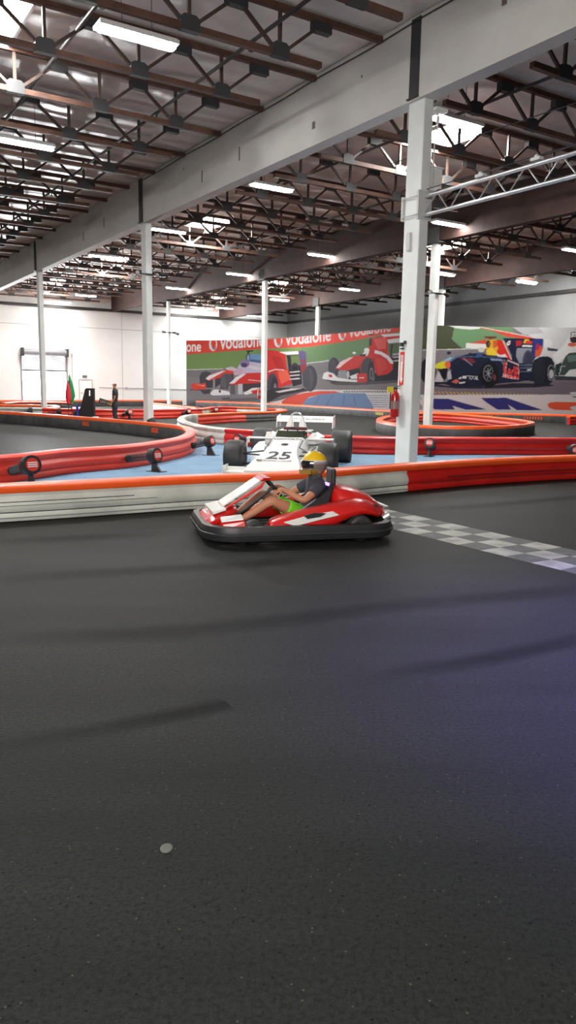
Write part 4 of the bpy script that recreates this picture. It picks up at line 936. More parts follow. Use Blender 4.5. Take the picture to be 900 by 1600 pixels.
# ------------------------------------------------------------------ vintage single seater
FC = V3(.07, 15.05); FW = (V3(-.42, -2.75)).normalized(); FA = math.atan2(FW.y, FW.x)
car = thing('racing_car', 'white vintage open wheel racing car number 25 parked on the blue floor', 'racing car', (FC.x, FC.y, 0), FA)
def rsec(x, hw, z0, z1, tw=None, n=5, zc=None):
    """rounded section: half width hw at floor, tw at the top"""
    tw = hw*.8 if tw is None else tw; h = z1-z0; r = min(.06, h*.3, tw*.5)
    pts = [(-hw, z0), (-hw, z0+h*.55), (-tw-.0, z1-r), (-tw+r, z1), (0, z1+.0), (tw-r, z1), (tw, z1-r), (hw, z0+h*.55), (hw, z0), (0, z0)]
    return [Vector((x, y, z)) for y, z in pts]
m = MB(); m.loft([rsec(*a) for a in ((2.32, .50, .13, .17, .50), (2.22, .52, .10, .24, .50), (1.95, .50, .09, .33, .45), (1.55, .45, .09, .42, .36), (1.1, .42, .08, .51, .31), (.72, .42, .08, .60, .31), (.50, .42, .08, .635, .33))])
m.build('nose_body', M_pw, car, True)
m = MB(); m.loft([rsec(*a) for a in ((.50, .42, .08, .635, .33), (.2, .44, .08, .56, .36), (-.25, .44, .08, .56, .37), (-.40, .44, .08, .60, .33))]); m.build('cockpit_tub', M_pw, car, True)
m = MB(); m.loft([rsec(*a) for a in ((-.40, .42, .08, .66, .26), (-.8, .38, .10, .62, .22), (-1.3, .30, .12, .52, .18), (-1.75, .2, .15, .42, .14))]); m.build('engine_cover', M_pw, car, True)
m = MB(); m.box(-.36, .42, -.26, .26, .55, .578); m.build('cockpit_opening', M_blk, car)
# screen round the cockpit, seat, roll hoop
M_screen = mat('tinted_screen', (.05, .06, .04), .12, coat=.6)
scr = []
for k in range(9):
    a = math.radians(-90+k*22.5); scr.append((.36+.20*math.cos(a), .31*math.sin(a)))
m = MB(); m.loft([[Vector((x, y, .56)) for x, y in scr], [Vector((x-.10, y*.90, .755)) for x, y in scr]], False, closed=False); m.build('windscreen', M_screen, car, True)
m = MB(); m.box(-.36, -.28, -.24, .24, .5, .79); m.box(-.28, .1, -.2, .2, .50, .585); m.build('seat', mat('dark_red_seat', s8(90, 25, 25), .7), car, bevel=.03)
m = MB(); m.tube([(.05, 0, .66), (.3, 0, .6)], .015, 8)
st = [Vector((.05, .12*math.cos(2*math.pi*k/16), .68+.12*math.sin(2*math.pi*k/16))) for k in range(17)]; m.tube(st, .013, 6); m.build('steering_wheel', M_black, car, True)
for s in (-1, 1):
    m = MB(); m.loft([[Vector((-.30, s*.24, .64)), Vector((-.30, s*.06, .64)), Vector((-.62, s*.06, .64)), Vector((-.62, s*.24, .64))], [Vector((-.38, s*.14, 1.0)), Vector((-.38, s*.08, 1.0)), Vector((-.52, s*.08, 1.0)), Vector((-.52, s*.14, 1.0))]]); m.build('airbox_pillar', M_pw, car, bevel=.01)
m = MB(); m.box(-.66, -.27, -.33, .33, .70, .73); m.build('head_fairing', M_pw, car, bevel=.01)
m = MB(); m.tube([(-.44, .13*math.cos(math.pi*k/10), .94+.13*math.sin(math.pi*k/10)) for k in range(11)], .018, 8); m.build('roll_hoop', M_chrome, car, True)
# side pods
for s in (-1, 1):
    m = MB(); sec = lambda x, y0, y1, z1: [Vector((x, s*y0, .09)), Vector((x, s*y1, .09)), Vector((x, s*y1, z1*.75)), Vector((x, s*(y1-.06), z1)), Vector((x, s*y0, z1+.06))]
    m.loft([sec(.95, .36, .44, .24), sec(.7, .36, .62, .34), sec(.2, .36, .80, .42), sec(-.5, .34, .84, .46), sec(-.85, .3, .62, .44)]); pod = m.build('side_pod', M_pw, car, True)
    m = MB(); m.box(.12, .36, -.002, .002, 0, .02)
    m = MB(); m.bar((.62, s*.45, .395), (-.45, s*.62, .528), .012, .006); m.build('pin_stripe', M_blk, pod)
    m = MB(); m.box(.20, .48, min(s*.32, s*.84), max(s*.32, s*.84), .59, .612); m.build('front_deflector', M_pw, car, bevel=.004)
    m = MB(); m.box(.22, .46, min(s*.825, s*.845), max(s*.825, s*.845), .50, .61); m.bar((.45, s*.835, .60), (.45, s*.835, .16), .02); m.build('deflector_end_plate', M_pw, car)
    m = MB(); m.box(1.98, 2.34, min(s*.46, s*.86), max(s*.46, s*.86), .12, .145); m.box(1.98, 2.06, min(s*.46, s*.86), max(s*.46, s*.86), .12, .20); m.box(1.95, 2.36, min(s*.85, s*.875), max(s*.85, s*.875), .08, .24); m.build('front_wing', M_pw, car, bevel=.004)
    m = MB(); m.loft([[Vector((.35, s*.34, .5)), Vector((.35, s*.5, .5)), Vector((.35, s*.5, .60)), Vector((.35, s*.42, .66)), Vector((.35, s*.34, .62))], [Vector((-.3, s*.34, .5)), Vector((-.3, s*.6, .5)), Vector((-.3, s*.6, .62)), Vector((-.3, s*.46, .70)), Vector((-.3, s*.34, .66))]]); m.build('shoulder_fairing', M_pw, car, True)
    m = MB(); m.box(.16, .22, min(s*.40, s*.50), max(s*.40, s*.50), .64, .71); m.bar((.19, s*.34, .58), (.19, s*.44, .66), .015); m.build('mirror', M_pw, car, bevel=.01)
def wheel(par, x, y, r, w, rim, name='wheel', n=36, tm=None):
    s = 1 if y > 0 else -1
    M = Matrix.Translation((x, y, r)) @ Matrix.Rotation(math.radians(-90*s), 4, 'X')
    h = w/2
    m = MB(); m.lathe([(rim, -h*.9), (rim+.02, -h), (r-.04, -h), (r-.012, -h*.88), (r, -h*.6), (r, h*.6), (r-.012, h*.88), (r-.04, h), (rim+.02, h), (rim, h*.9)], M, n); o = m.build(name, tm or M_black, par, True)
    m = MB(); m.lathe([(rim, h*.9), (rim-.012, h*.9), (rim-.02, h*.4), (.06, h*.2), (.05, h*.55), (.001, h*.6)], M, 24)
    for k in range(6):
        a = k*math.pi/3; c_, s_ = math.cos(a), math.sin(a); m.bar(M @ Vector((.05*c_, .05*s_, h*.35)), M @ Vector(((rim-.01)*c_, (rim-.01)*s_, h*.5)), .03, .02)
    m.lathe([(rim, -h*.9), (rim-.02, -h*.85), (rim-.03, h*.3)], M, 24)
    m.build('rim', M_chrome if name == 'kart_wheel' else M_dark, o, True); return o
M_tyre = mat('tyre_rubber', (.028, .029, .030), .55, noise=(30, .2))
for s in (-1, 1):
    wheel(car, 1.40, s*.85, .31, .34, .17, tm=M_tyre); wheel(car, -1.42, s*.86, .345, .42, .18, tm=M_tyre)
    m = MB()
    for a, b in (((1.2, s*.4, .2), (1.4, s*.75, .2)), ((1.6, s*.4, .2), (1.4, s*.75, .2)), ((1.2, s*.36, .42), (1.4, s*.75, .38)), ((1.62, s*.36, .38), (1.4, s*.75, .38)), ((-1.2, s*.3, .2), (-1.42, s*.7, .22)), ((-1.65, s*.25, .2), (-1.42, s*.7, .22)), ((-1.2, s*.3, .42), (-1.42, s*.7, .42))): m.bar(a, b, .025)
    m.build('suspension_arms', M_dark, car)
# rear wing
m = MB(); prof = [(-1.75, .83), (-1.80, .865), (-1.95, .885), (-2.15, .93), (-2.2, .945), (-2.15, .915), (-1.95, .85), (-1.82, .82)]
m.loft([[Vector((x, y, z)) for x, z in prof] for y in (-.62, .62)]); m.build('rear_wing', M_pw, car, True)
for s in (-1, 1):
    m = MB(); m.prism([(-1.70, .70), (-1.72, .93), (-2.22, .98), (-2.25, .70)], s*.62-.008, s*.62+.008, Matrix.Rotation(math.radians(90), 4, 'X') @ Matrix.Scale(1, 4)); m.build('wing_end_plate', M_pw, car)
m = MB(); m.bar((-1.7, 0, .4), (-1.95, 0, .85), .03, .12); m.build('wing_pylon', M_dark, car)
# lettering: 25 on the nose, crest and script ahead of the screen, text on the wing
def onnose(body, x, y, w, h, zfun, nm='race_number', tilt=None):
    """baseline towards the front; read from ahead of the car"""
    v, t = text_tris(body, True); ww = v[:, 0].max(); hh = v[:, 1].max(); mb = MB(); vs = []
    for a, b in v:
        X = x - b/hh*h; Y = y + a/ww*w; vs.append((X, Y, zfun(X, Y)+.006))
    mb.add(vs, [tuple(int(i) for i in q) for q in t]); mb.build(nm, M_blk, car)
nz = lambda X, Y: .33+(1.95-X)*(.42-.33)/.40 if X > 1.55 else (.42+(1.55-X)*.2 if X > 1.1 else .51+(1.1-X)*.09/.38)
onnose('25', 1.90, -.20, .42, .42, nz)
onnose('COSWORTH', .74, -.26, .52, .10, lambda X, Y: nz(X, Y), 'nose_script')
m = MB(); m.box(1.96, 1.98, -.36, .28, .334, .338, M=None); m.build('nose_stripe', M_blk, car)
m = MB(); m.box(1.99, 2.03, -.34, -.24, .325, .333); m.box(1.995, 2.0, -.22, .28, .325, .331); m.build('nose_stripe', M_blk, car)
m = MB()
for (x0, r0) in ((1.02, .075),):
    ring = [(x0+r0*math.cos(2*math.pi*k/20), .0+r0*.9*math.sin(2*math.pi*k/20)) for k in range(20)]
    m.add([(x, y, nz(x, y)+.006) for x, y in ring] + [(x0+(x-x0)*.6, y*.6, nz(x, y)+.006) for x, y in ring], [(k, (k+1) % 20, 20+(k+1) % 20, 20+k) for k in range(20)])
m.box(.97, 1.05, -.03, .03, nz(1.02, 0)+.0, nz(.98, 0)+.008); m.build('nose_crest', M_blk, car)
v, t_ = text_tris('WATSCARRA', True); mb = MB(); ww = v[:, 0].max(); hh = v[:, 1].max()
mb.add([(-1.83-b/hh*.09, -.28+a/ww*.72, .876+b/hh*.09*.28+.004) for a, b in v], [tuple(int(i) for i in q) for q in t_]); mb.build('wing_lettering', M_blk, car)
m = MB()
for s in (-1, 1):
    m.bar((1.2, s*.30, .497), (.74, s*.305, .60), .012, .01); m.bar((1.2, s*.30, .497), (.95, s*.40, .40), .012, .01)
m.build('body_pin_stripe', M_blk, car)

# ------------------------------------------------------------------ bodies
def skin_body(name, J, Eg, root, mat_, parent, extra=None, sub=2):
    """J: name -> (pos, (rx, ry)); one continuous skinned surface, returned as plain mesh plus bones"""
    names = list(J); me = bpy.data.meshes.new(name); me.from_pydata([tuple(J[n][0]) for n in names], [(names.index(a), names.index(b)) for a, b in Eg], [])
    o = bpy.data.objects.new(name, me); C.objects.link(o); md = o.modifiers.new('skin', 'SKIN'); md.use_smooth_shade = True; md.branch_smoothing = .4
    for i, n in enumerate(names):
        r = J[n][1]; r = r if isinstance(r, tuple) else (r, r); me.skin_vertices[0].data[i].radius = r; me.skin_vertices[0].data[i].use_root = (n == root)
    sb = o.modifiers.new('s', 'SUBSURF'); sb.levels = sub; sb.render_levels = sub
    dg = bpy.context.evaluated_depsgraph_get(); m2 = bpy.data.meshes.new_from_object(o.evaluated_get(dg)); bpy.data.objects.remove(o)
    mb = MB(); mb.add([tuple(v.co) for v in m2.vertices], [tuple(p.vertices) for p in m2.polygons])
    nb = len(m2.polygons)
    if extra: extra(mb)
    body = mb.build(name, mat_, parent, True)
    body.data.polygons.foreach_set('use_smooth', [True]*len(body.data.polygons))
    return body, m2
def cloth(m2, J, Eg, sel, name, mat_, parent, infl=.012):
    """garment: the faces whose nearest bone passes sel(bone, t), puffed out along the normals"""
    segs = [(a, b, Vector(J[a][0]), Vector(J[b][0])) for a, b in Eg]; keep = []
    for p in m2.polygons:
        c = p.center; best = None
        for a, b, A_, B_ in segs:
            d = B_-A_; t = max(0, min(1, (c-A_).dot(d)/max(1e-9, d.length_squared))); q = (c-(A_+d*t)).length/ (((J[a][1][0] if isinstance(J[a][1], tuple) else J[a][1])*(1-t)+(J[b][1][0] if isinstance(J[b][1], tuple) else J[b][1])*t))
            if best is None or q < best[0]: best = (q, a, b, t)
        if sel(best[1], best[2], best[3], c): keep.append(p)
    idx = {}; vs = []; fs = []
    for p in keep:
        f = []
        for i in p.vertices:
            if i not in idx: idx[i] = len(vs); vs.append(tuple(m2.vertices[i].co + m2.vertices[i].normal*infl))
            f.append(idx[i])
        fs.append(tuple(f))
    me = bpy.data.meshes.new(name); me.from_pydata(vs, [], fs); me.materials.append(mat_); me.polygons.foreach_set('use_smooth', [True]*len(fs))
    o = bpy.data.objects.new(name, me); C.objects.link(o); o.parent = parent
    so = o.modifiers.new('thick', 'SOLIDIFY'); so.thickness = .006; so.offset = -1
    return o
def hand(mb, wrist, d, up, side, curl=.6, s=1.0, thumb=1):
    """palm and five bent fingers; d = finger direction, up = back of the hand"""
    d = Vector(d).normalized(); up = Vector(up); up = (up-d*up.dot(d)).normalized(); x = d.cross(up).normalized(); w = Vector(wrist)
    loops = []
    for t, hw, hh in ((0, .026, .018), (.03, .036, .018), (.065, .042, .015), (.088, .040, .012)):
        c = w + d*t*s; loops.append([c + x*hw*s*math.cos(a) + up*hh*s*math.sin(a) for a in [2*math.pi*k/10 for k in range(10)]])
    mb.loft(loops)
    for i, (o_, L) in enumerate(((-.030, .070), (-.010, .080), (.010, .075), (.030, .058))):
        p = w + d*.080*s + x*o_*s; pts = [p]; dd = d.copy()
        for k in range(3):
            a = curl*(.55+.35*k); dd = (d*math.cos(a*(k+1)*.6) - up*math.sin(a*(k+1)*.6)); p = p + dd*L*s*(.42, .33, .25)[k]; pts.append(p)
        mb.tube(pts, [.0095*s, .009*s, .008*s, .006*s], 8)
    p = w + d*.03*s + x*thumb*-.030*s; e = (d*.6 - x*thumb*.75 - up*.25).normalized(); p2 = p+e*.035*s; p3 = p2+(d*.8-up*.6).normalized()*.03*s
    mb.tube([p, p2, p3], [.012*s, .010*s, .007*s], 8)

# ------------------------------------------------------------------ rental kart
KF = V3(-.968, -.25).normalized(); KA = math.atan2(KF.y, KF.x)
KC = V3(.02, 8.22)
kart = thing('racing_kart', 'red rental kart with black bumper heading left past the white barrier', 'kart', (KC.x, KC.y, 0), KA)
# perimeter bumper
def rrect(hx, hy, r, n=6):
    pts = []
    for cx, cy, a0 in ((hx-r, hy-r, 0), (-hx+r, hy-r, 90), (-hx+r, -hy+r, 180), (hx-r, -hy+r, 270)):
        for k in range(n+1):
            a = math.radians(a0+90*k/n); pts.append(Vector((cx+r*math.cos(a), cy+r*math.sin(a), 0)))
    return pts
m = MB(); sweep(m, rrect(.98, .66, .30), [(.0, .05), (.045, .06), (.055, .10), (.055, .16), (.04, .20), (-.03, .205), (-.03, .05)], 1, True); m.build('perimeter_bumper', M_blackp, kart, True)
m = MB(); sweep(m, rrect(.99, .665, .30), [(.054, .115), (.062, .12), (.062, .135), (.054, .14)], 1, True); m.build('bumper_strip', M_dark, kart)
m = MB(); m.box(-.85, .88, -.30, .30, .045, .065)
for s in (-1, 1): m.tube([(-.9, s*.28, .09), (.4, s*.32, .09), (.85, s*.25, .09)], .016, 8); 
m.tube([(-.55, -.5, .13), (-.55, .5, .13)], .02, 8); m.build('chassis', M_dark, kart)
for s in (-1, 1):
    wheel(kart, .52, s*.52, .125, .12, .065, 'kart_wheel', 28, M_tyre); wheel(kart, -.62, s*.52, .14, .19, .068, 'kart_wheel', 28, M_tyre)
# side pods: low at the front, rising to the rear wheel
for s in (-1, 1):
    def sp(x, y0, y1, z0, z1, zi): return [Vector((x, s*y0, z0)), Vector((x, s*y1, z0)), Vector((x, s*(y1+.0), z0+(z1-z0)*.7)), Vector((x, s*(y1-.05), z1)), Vector((x, s*((y0+y1)/2), (z1+zi)/2+.02)), Vector((x, s*y0, zi))]
    m = MB(); m.loft([sp(.36, .34, .58, .10, .20, .20), sp(.28, .32, .62, .09, .25, .27), sp(.0, .30, .635, .09, .29, .33), sp(-.25, .30, .635, .10, .32, .38), sp(-.42, .30, .62, .20, .36, .43), sp(-.62, .30, .60, .29, .38, .46), sp(-.80, .28, .56, .25, .34, .42), sp(-.90, .26, .50, .2, .28, .34)])
    pod = m.build('side_pod', M_kred, kart, True, subsurf=1)
    m = MB(); q = [(.22, .235), (-.05, .30), (-.30, .335), (-.36, .30), (-.12, .25), (.10, .20)]
    m.loft([[Vector((x, s*.612, z)) for x, z in q], [Vector((x, s*.640, z-.004)) for x, z in q]]); m.build('white_flash', M_pw, pod)
    m = MB(); q = [(.02, .30), (-.10, .325), (-.22, .318), (-.16, .285), (-.02, .265)]
    m.loft([[Vector((x, s*.62, z)) for x, z in q], [Vector((x, s*.646, z)) for x, z in q]]); m.build('black_flash', M_blk, pod)
# rear cowl over the engine
def cs(x, hw, z0, z1, tw): return [Vector((x, y, z)) for y, z in ((-hw, z0), (-hw, z0+(z1-z0)*.6), (-tw, z1), (0, z1+.015), (tw, z1), (hw, z0+(z1-z0)*.6), (hw, z0))]
m = MB(); m.loft([cs(-.40, .30, .12, .53, .24), cs(-.47, .36, .12, .545, .27), cs(-.62, .40, .2, .52, .28), cs(-.82, .42, .2, .46, .27), cs(-.96, .40, .2, .36, .25), cs(-1.0, .34, .18, .26, .2)]); m.build('rear_cowl', M_kred, kart, True, subsurf=1)
m = MB()
for s in (-1, 1): m.loft([[Vector((-.60, s*.39, .40)), Vector((-.86, s*.415, .36)), Vector((-.86, s*.418, .33)), Vector((-.62, s*.395, .36))], [Vector((-.60, s*.43, .40)), Vector((-.86, s*.438, .36)), Vector((-.86, s*.44, .33)), Vector((-.62, s*.44, .36))]])
m.build('cowl_vent', M_blk, kart)
m = MB(); m.box(-.43, -.38, .05, .17, .54, .565); m.build('violet_tag_light', mat('violet_lamp', (.45, .15, 1.0), .4, emit=1.2), kart)
m = MB(); m.tube([(-.98, -.3, .3), (-1.05, -.25, .3), (-1.05, .25, .3), (-.98, .3, .3)], .018, 8); m.tube([(-.97, .34, .2), (-1.03, .36, .24)], .05, 10); m.build('rear_bar', M_chrome, kart, True)
# seat
m = MB()
for s in (-1, 1): m.loft([[Vector((-.30, s*.22, .10)), Vector((-.30, s*.25, .10)), Vector((-.40, s*.25, .52)), Vector((-.40, s*.22, .54))], [Vector((.08, s*.20, .09)), Vector((.08, s*.23, .09)), Vector((.05, s*.23, .20)), Vector((.05, s*.20, .21))]])
m.loft([[Vector((.1, y, .08)) for y in (-.22, .22)] + [Vector((.1, y, .11)) for y in (.22, -.22)], [Vector((-.28, y, .08)) for y in (-.22, .22)] + [Vector((-.28, y, .12)) for y in (.22, -.22)], [Vector((-.45, y, .56)) for y in (-.2, .2)] + [Vector((-.40, y, .58)) for y in (.2, -.2)]])
m.build('seat', M_blackp, kart, True)
m = MB(); m.box(-.49, -.44, -.12, .12, .5, .72); m.build('head_restraint', M_blackp, kart, bevel=.02)
# front fairing: nose, sloping white number panel in a red surround
def ns(x, hw, z0, z1): return [Vector((x, y, z)) for y, z in ((-hw, z0), (-hw*.95, z1*.85+z0*.15), (-hw*.6, z1), (hw*.6, z1), (hw*.95, z1*.85+z0*.15), (hw, z0))]
m = MB(); m.loft([ns(1.0, .34, .13, .18), ns(.94, .42, .12, .25), ns(.82, .40, .12, .30), ns(.70, .30, .12, .33), ns(.6, .22, .14, .36)]); m.build('nose_cone', M_kred, kart, True, subsurf=1)
m = MB(); m.loft([[Vector((.90, -.30, .275)), Vector((.90, .30, .275)), Vector((.90, .30, .30)), Vector((.90, -.30, .30))], [Vector((.76, -.28, .315)), Vector((.76, .28, .315)), Vector((.76, .28, .335)), Vector((.76, -.28, .335))]]); m.build('nose_plate', M_pw, kart)
for s in (-1, 1):
    m = MB(); m.loft([[Vector((.80, s*.17, .28)), Vector((.80, s*.21, .28)), Vector((.74, s*.21, .34)), Vector((.74, s*.17, .34))], [Vector((.36, s*.15, .53)), Vector((.36, s*.20, .53)), Vector((.32, s*.19, .60)), Vector((.32, s*.15, .60))]]); m.build('fairing_strut', M_kred, kart, bevel=.008)
    m = MB(); m.loft([[Vector((.86, s*.40, .13)), Vector((.86, s*.56, .13)), Vector((.84, s*.54, .22)), Vector((.84, s*.40, .26))], [Vector((.60, s*.42, .15)), Vector((.60, s*.62, .15)), Vector((.62, s*.60, .255)), Vector((.62, s*.42, .285))]]); fw_ = m.build('front_fender', M_kred, kart, bevel=.01)
    m = MB(); m.loft([[Vector((.845, s*.42, .262)), Vector((.845, s*.52, .232)), Vector((.835, s*.52, .242)), Vector((.835, s*.42, .272))], [Vector((.64, s*.43, .285)), Vector((.64, s*.58, .262)), Vector((.63, s*.58, .272)), Vector((.63, s*.43, .295))]]); m.build('fender_flash', M_pw, fw_)
m = MB(); m.loft([[Vector((.78, y, .33)) for y in (-.17, .17)] + [Vector((.77, y, .35)) for y in (.17, -.17)], [Vector((.36, y, .60)) for y in (-.15, .15)] + [Vector((.35, y, .62)) for y in (.15, -.15)]]); m.build('number_panel', M_pw, kart)
m = MB(); m.loft([[Vector((.38, y, .60)) for y in (-.18, .18)] + [Vector((.33, y, .64)) for y in (.18, -.18)], [Vector((.26, y, .60)) for y in (-.14, .14)] + [Vector((.24, y, .63)) for y in (.14, -.14)]]); m.build('fairing_top', M_kred, kart, bevel=.01)
m = MB(); m.tube([(.72, 0, .12), (.20, 0, .50)], .016, 8); m.build('steering_column', M_dark, kart)
SW = Matrix.Translation((.20, 0, .52)) @ Matrix.Rotation(math.radians(-48), 4, 'Y')
m = MB(); m.tube([SW @ Vector((.135*math.cos(2*math.pi*k/20), .135*math.sin(2*math.pi*k/20), 0)) for k in range(21)], .015, 8)
for a in (0, 120, 240): m.bar(SW @ Vector((0, 0, 0)), SW @ Vector((.13*math.cos(math.radians(a)), .13*math.sin(math.radians(a)), 0)), .025, .008)
m.build('steering_wheel', M_blackp, kart, True)
m = MB(); m.tube([(.86, .14, .12), (.80, .14, .24)], .012, 6); m.tube([(.86, -.14, .12), (.80, -.14, .24)], .012, 6); m.build('pedals', M_chrome, kart)

# driver (same frame as the kart, an object of its own)
drv = thing('person', 'person in yellow helmet, dark grey shirt and lime shorts driving the red kart', 'person', (KC.x, KC.y, 0), KA)
J = {'hip': ((-.20, 0, .22), (.14, .12)), 'waist': ((-.25, 0, .33), (.13, .11)), 'chest': ((-.29, 0, .46), (.155, .115)), 'collar': ((-.30, 0, .56), (.09, .075)), 'neck': ((-.29, 0, .63), .055), 'head': ((-.275, 0, .72), .075)}
Eg = [('hip', 'waist'), ('waist', 'chest'), ('chest', 'collar'), ('collar', 'neck'), ('neck', 'head')]
hands = {}
for s, k in ((1, 'L'), (-1, 'R')):
    w = SW @ Vector((-.03, s*.135, .0)); hands[k] = w
    wr = w + Vector((-.055, s*.012, .012))
    J.update({'sh'+k: ((-.28, s*.185, .535), (.062, .058)), 'el'+k: ((-.08, s*.30, .40), (.042, .040)), 'fa'+k: ((.02, s*.235, .45), (.036, .034)), 'wr'+k: (tuple(wr), (.026, .024)),
              'th'+k: ((-.14, s*.10, .20), (.092, .088)), 'mt'+k: ((.08, s*.20, .31), (.080, .076)), 'kn'+k: ((.27, s*.26, .41), (.056, .058)), 'cf'+k: ((.40, s*.215, .31), (.055, .052)), 'an'+k: ((.62, s*.15, .16), (.034, .034)), 'ft'+k: ((.70, s*.14, .135), (.036, .034)), 'to'+k: ((.78, s*.14, .215), (.034, .026))})
    Eg += [('collar', 'sh'+k), ('sh'+k, 'el'+k), ('el'+k, 'fa'+k), ('fa'+k, 'wr'+k), ('hip', 'th'+k), ('th'+k, 'mt'+k), ('mt'+k, 'kn'+k), ('kn'+k, 'cf'+k), ('cf'+k, 'an'+k), ('an'+k, 'ft'+k), ('ft'+k, 'to'+k)]
def ex_(mb):
    for s, k in ((1, 'L'), (-1, 'R')):
        hand(mb, Vector(J['wr'+k][0])-Vector((.01, 0, 0)), (.85, 0, -.25), (.2, s*.35, .9), s, 1.15, 1.0, s)
body, m2 = skin_body('body', J, Eg, 'hip', M_skin, drv, ex_)
M_shirt = mat('charcoal_shirt', s8(62, 62, 72), .85); M_lime = mat('lime_shorts', s8(120, 215, 40), .7); M_shoe = mat('shoe', s8(180, 178, 185), .6)
cloth(m2, J, Eg, lambda a, b, t, c: (a in ('waist', 'chest') or (a == 'hip' and b == 'waist' and t > .25) or (a == 'collar' and (b.startswith('sh') or t < .55)) or (a.startswith('sh') and t < .55)), 'shirt', M_shirt, drv, .014)
cloth(m2, J, Eg, lambda a, b, t, c: ((a == 'hip' and (b != 'waist' or t <= .4)) or a.startswith('th') or (a.startswith('mt') and t < .12)), 'shorts', M_lime, drv, .016)
cloth(m2, J, Eg, lambda a, b, t, c: (a.startswith('ft') or (a.startswith('an'))), 'shoe', M_shoe, drv, .012)
# helmet
HM = Matrix.Translation((-.27, 0, .765))
def ell(M, rx, ry, rz, n=28, mth=16, cut=None):
    loops = []
    for i in range(1, mth):
        a = math.pi*i/mth; z = -rz*math.cos(a); r = math.sin(a)
        loops.append([M @ Vector((rx*r*math.cos(2*math.pi*k/n), ry*r*math.sin(2*math.pi*k/n), z)) for k in range(n)])
    return loops
M_helm = bpy.data.materials.new('helmet_paint'); M_helm.use_nodes = True
nt = M_helm.node_tree; b_ = nt.nodes['Principled BSDF']; tc = nt.nodes.new('ShaderNodeTexCoord'); sx = nt.nodes.new('ShaderNodeSeparateXYZ'); nt.links.new(tc.outputs['Object'], sx.inputs[0])
rp = nt.nodes.new('ShaderNodeValToRGB'); mr = nt.nodes.new('ShaderNodeMapRange'); mr.inputs[1].default_value = .62; mr.inputs[2].default_value = .91; nt.links.new(sx.outputs[2], mr.inputs[0]); nt.links.new(mr.outputs[0], rp.inputs[0])
rp.color_ramp.interpolation = 'CONSTANT'; e = rp.color_ramp.elements; e[0].position = 0; e[0].color = (*s8(150, 116, 48), 1); e[1].position = .3; e[1].color = (*s8(120, 110, 100), 1)
for ps, c_ in ((.52, s8(150, 140, 150)), (.60, s8(208, 204, 196)), (.66, s8(234, 190, 22))): q = e.new(ps); q.color = (*c_, 1)
nt.links.new(rp.outputs[0], b_.inputs['Base Color']); b_.inputs['Roughness'].default_value = .3
m = MB(); m.loft(ell(HM, .145, .125, .14)); 
m.loft([[Vector((-.20+.0, y, z)) for y, z in ((-.105, .66), (.105, .66), (.11, .73), (-.11, .73))], [Vector((-.11, y, z)) for y, z in ((-.05, .655), (.05, .655), (.055, .70), (-.055, .70))]])
hl = m.build('helmet', M_helm, drv, True)
m = MB(); lp = []
for z, kx in ((.725, 1.0), (.745, 1.02), (.775, 1.02), (.805, .985)):
    zz = (z-.765)/.14; rr = math.sqrt(max(0, 1-zz*zz))
    lp.append([Vector((-.27+.149*rr*kx*math.cos(a), .129*rr*kx*math.sin(a), z)) for a in [math.radians(-72+144*k/14) for k in range(15)]])
m.loft(lp, False, closed=False); m.build('visor', mat('dark_visor', (.015, .015, .02), .08, coat=1.0), hl, True)

# ------------------------------------------------------------------ standing marshal, sign board, flags, stands
mar = thing('person', 'person in black shirt standing far left beside the tall black stand, facing left', 'person', (0, 0, 0), 0)
mp = gy(180, 650, 29.5); mp.z = 0; mar.location = mp; mar.rotation_euler = (0, 0, math.radians(180))
# local: +x is where the person looks (picture left)
Jm = {'hip': ((0, 0, .86), (.12, .15)), 'waist': ((.0, 0, .98), (.105, .135)), 'chest': ((-.01, 0, 1.18), (.115, .165)), 'collar': ((-.02, 0, 1.32), (.075, .09)), 'neck': ((-.01, 0, 1.40), .05), 'head': ((.01, 0, 1.52), (.085, .075)), 'crown': ((.0, 0, 1.58), (.078, .07))}
Em = [('hip', 'waist'), ('waist', 'chest'), ('chest', 'collar'), ('collar', 'neck'), ('neck', 'head'), ('head', 'crown')]
for s, k in ((1, 'L'), (-1, 'R')):
    Jm.update({'sh'+k: ((-.02, s*.17, 1.29), (.055, .055)), 'el'+k: ((-.05, s*.22, 1.04), (.038, .038)), 'fa'+k: ((.02, s*.22, .93), (.034, .034)), 'wr'+k: ((.09, s*.21, .84), (.024, .024)),
               'th'+k: ((.0, s*.09, .78), (.082, .082)), 'mt'+k: ((.01, s*.095, .62), (.07, .07)), 'kn'+k: ((.015, s*.10, .45), (.052, .052)), 'cf'+k: ((-.02, s*.10, .30), (.05, .05)), 'an'+k: ((-.02, s*.10, .09), (.034, .034)), 'ft'+k: ((.02, s*.10, .05), (.04, .04)), 'to'+k: ((.14, s*.115, .035), (.034, .028))})
    Em += [('collar', 'sh'+k), ('sh'+k, 'el'+k), ('el'+k, 'fa'+k), ('fa'+k, 'wr'+k), ('hip', 'th'+k), ('th'+k, 'mt'+k), ('mt'+k, 'kn'+k), ('kn'+k, 'cf'+k), ('cf'+k, 'an'+k), ('an'+k, 'ft'+k), ('ft'+k, 'to'+k)]
def exm(mb):
    for s, k in ((1, 'L'), (-1, 'R')): hand(mb, Jm['wr'+k][0], (.5, 0, -.85), (.2, s*.9, .2), s, .9, 1.0, s)
    mb.loft([[Vector((.085, y, z)) for y, z in ((-.012, 1.515), (.012, 1.515), (.006, 1.56), (-.006, 1.56))], [Vector((.112, y, z)) for y, z in ((-.011, 1.512), (.011, 1.512), (.004, 1.525), (-.004, 1.525))]])
    for s in (-1, 1): mb.lathe([(.004, 0), (.025, .004), (.028, .012), (.01, .016)], Matrix.Translation((-.005, s*.072, 1.535)) @ Matrix.Rotation(math.radians(-90*s), 4, 'X'), 10)
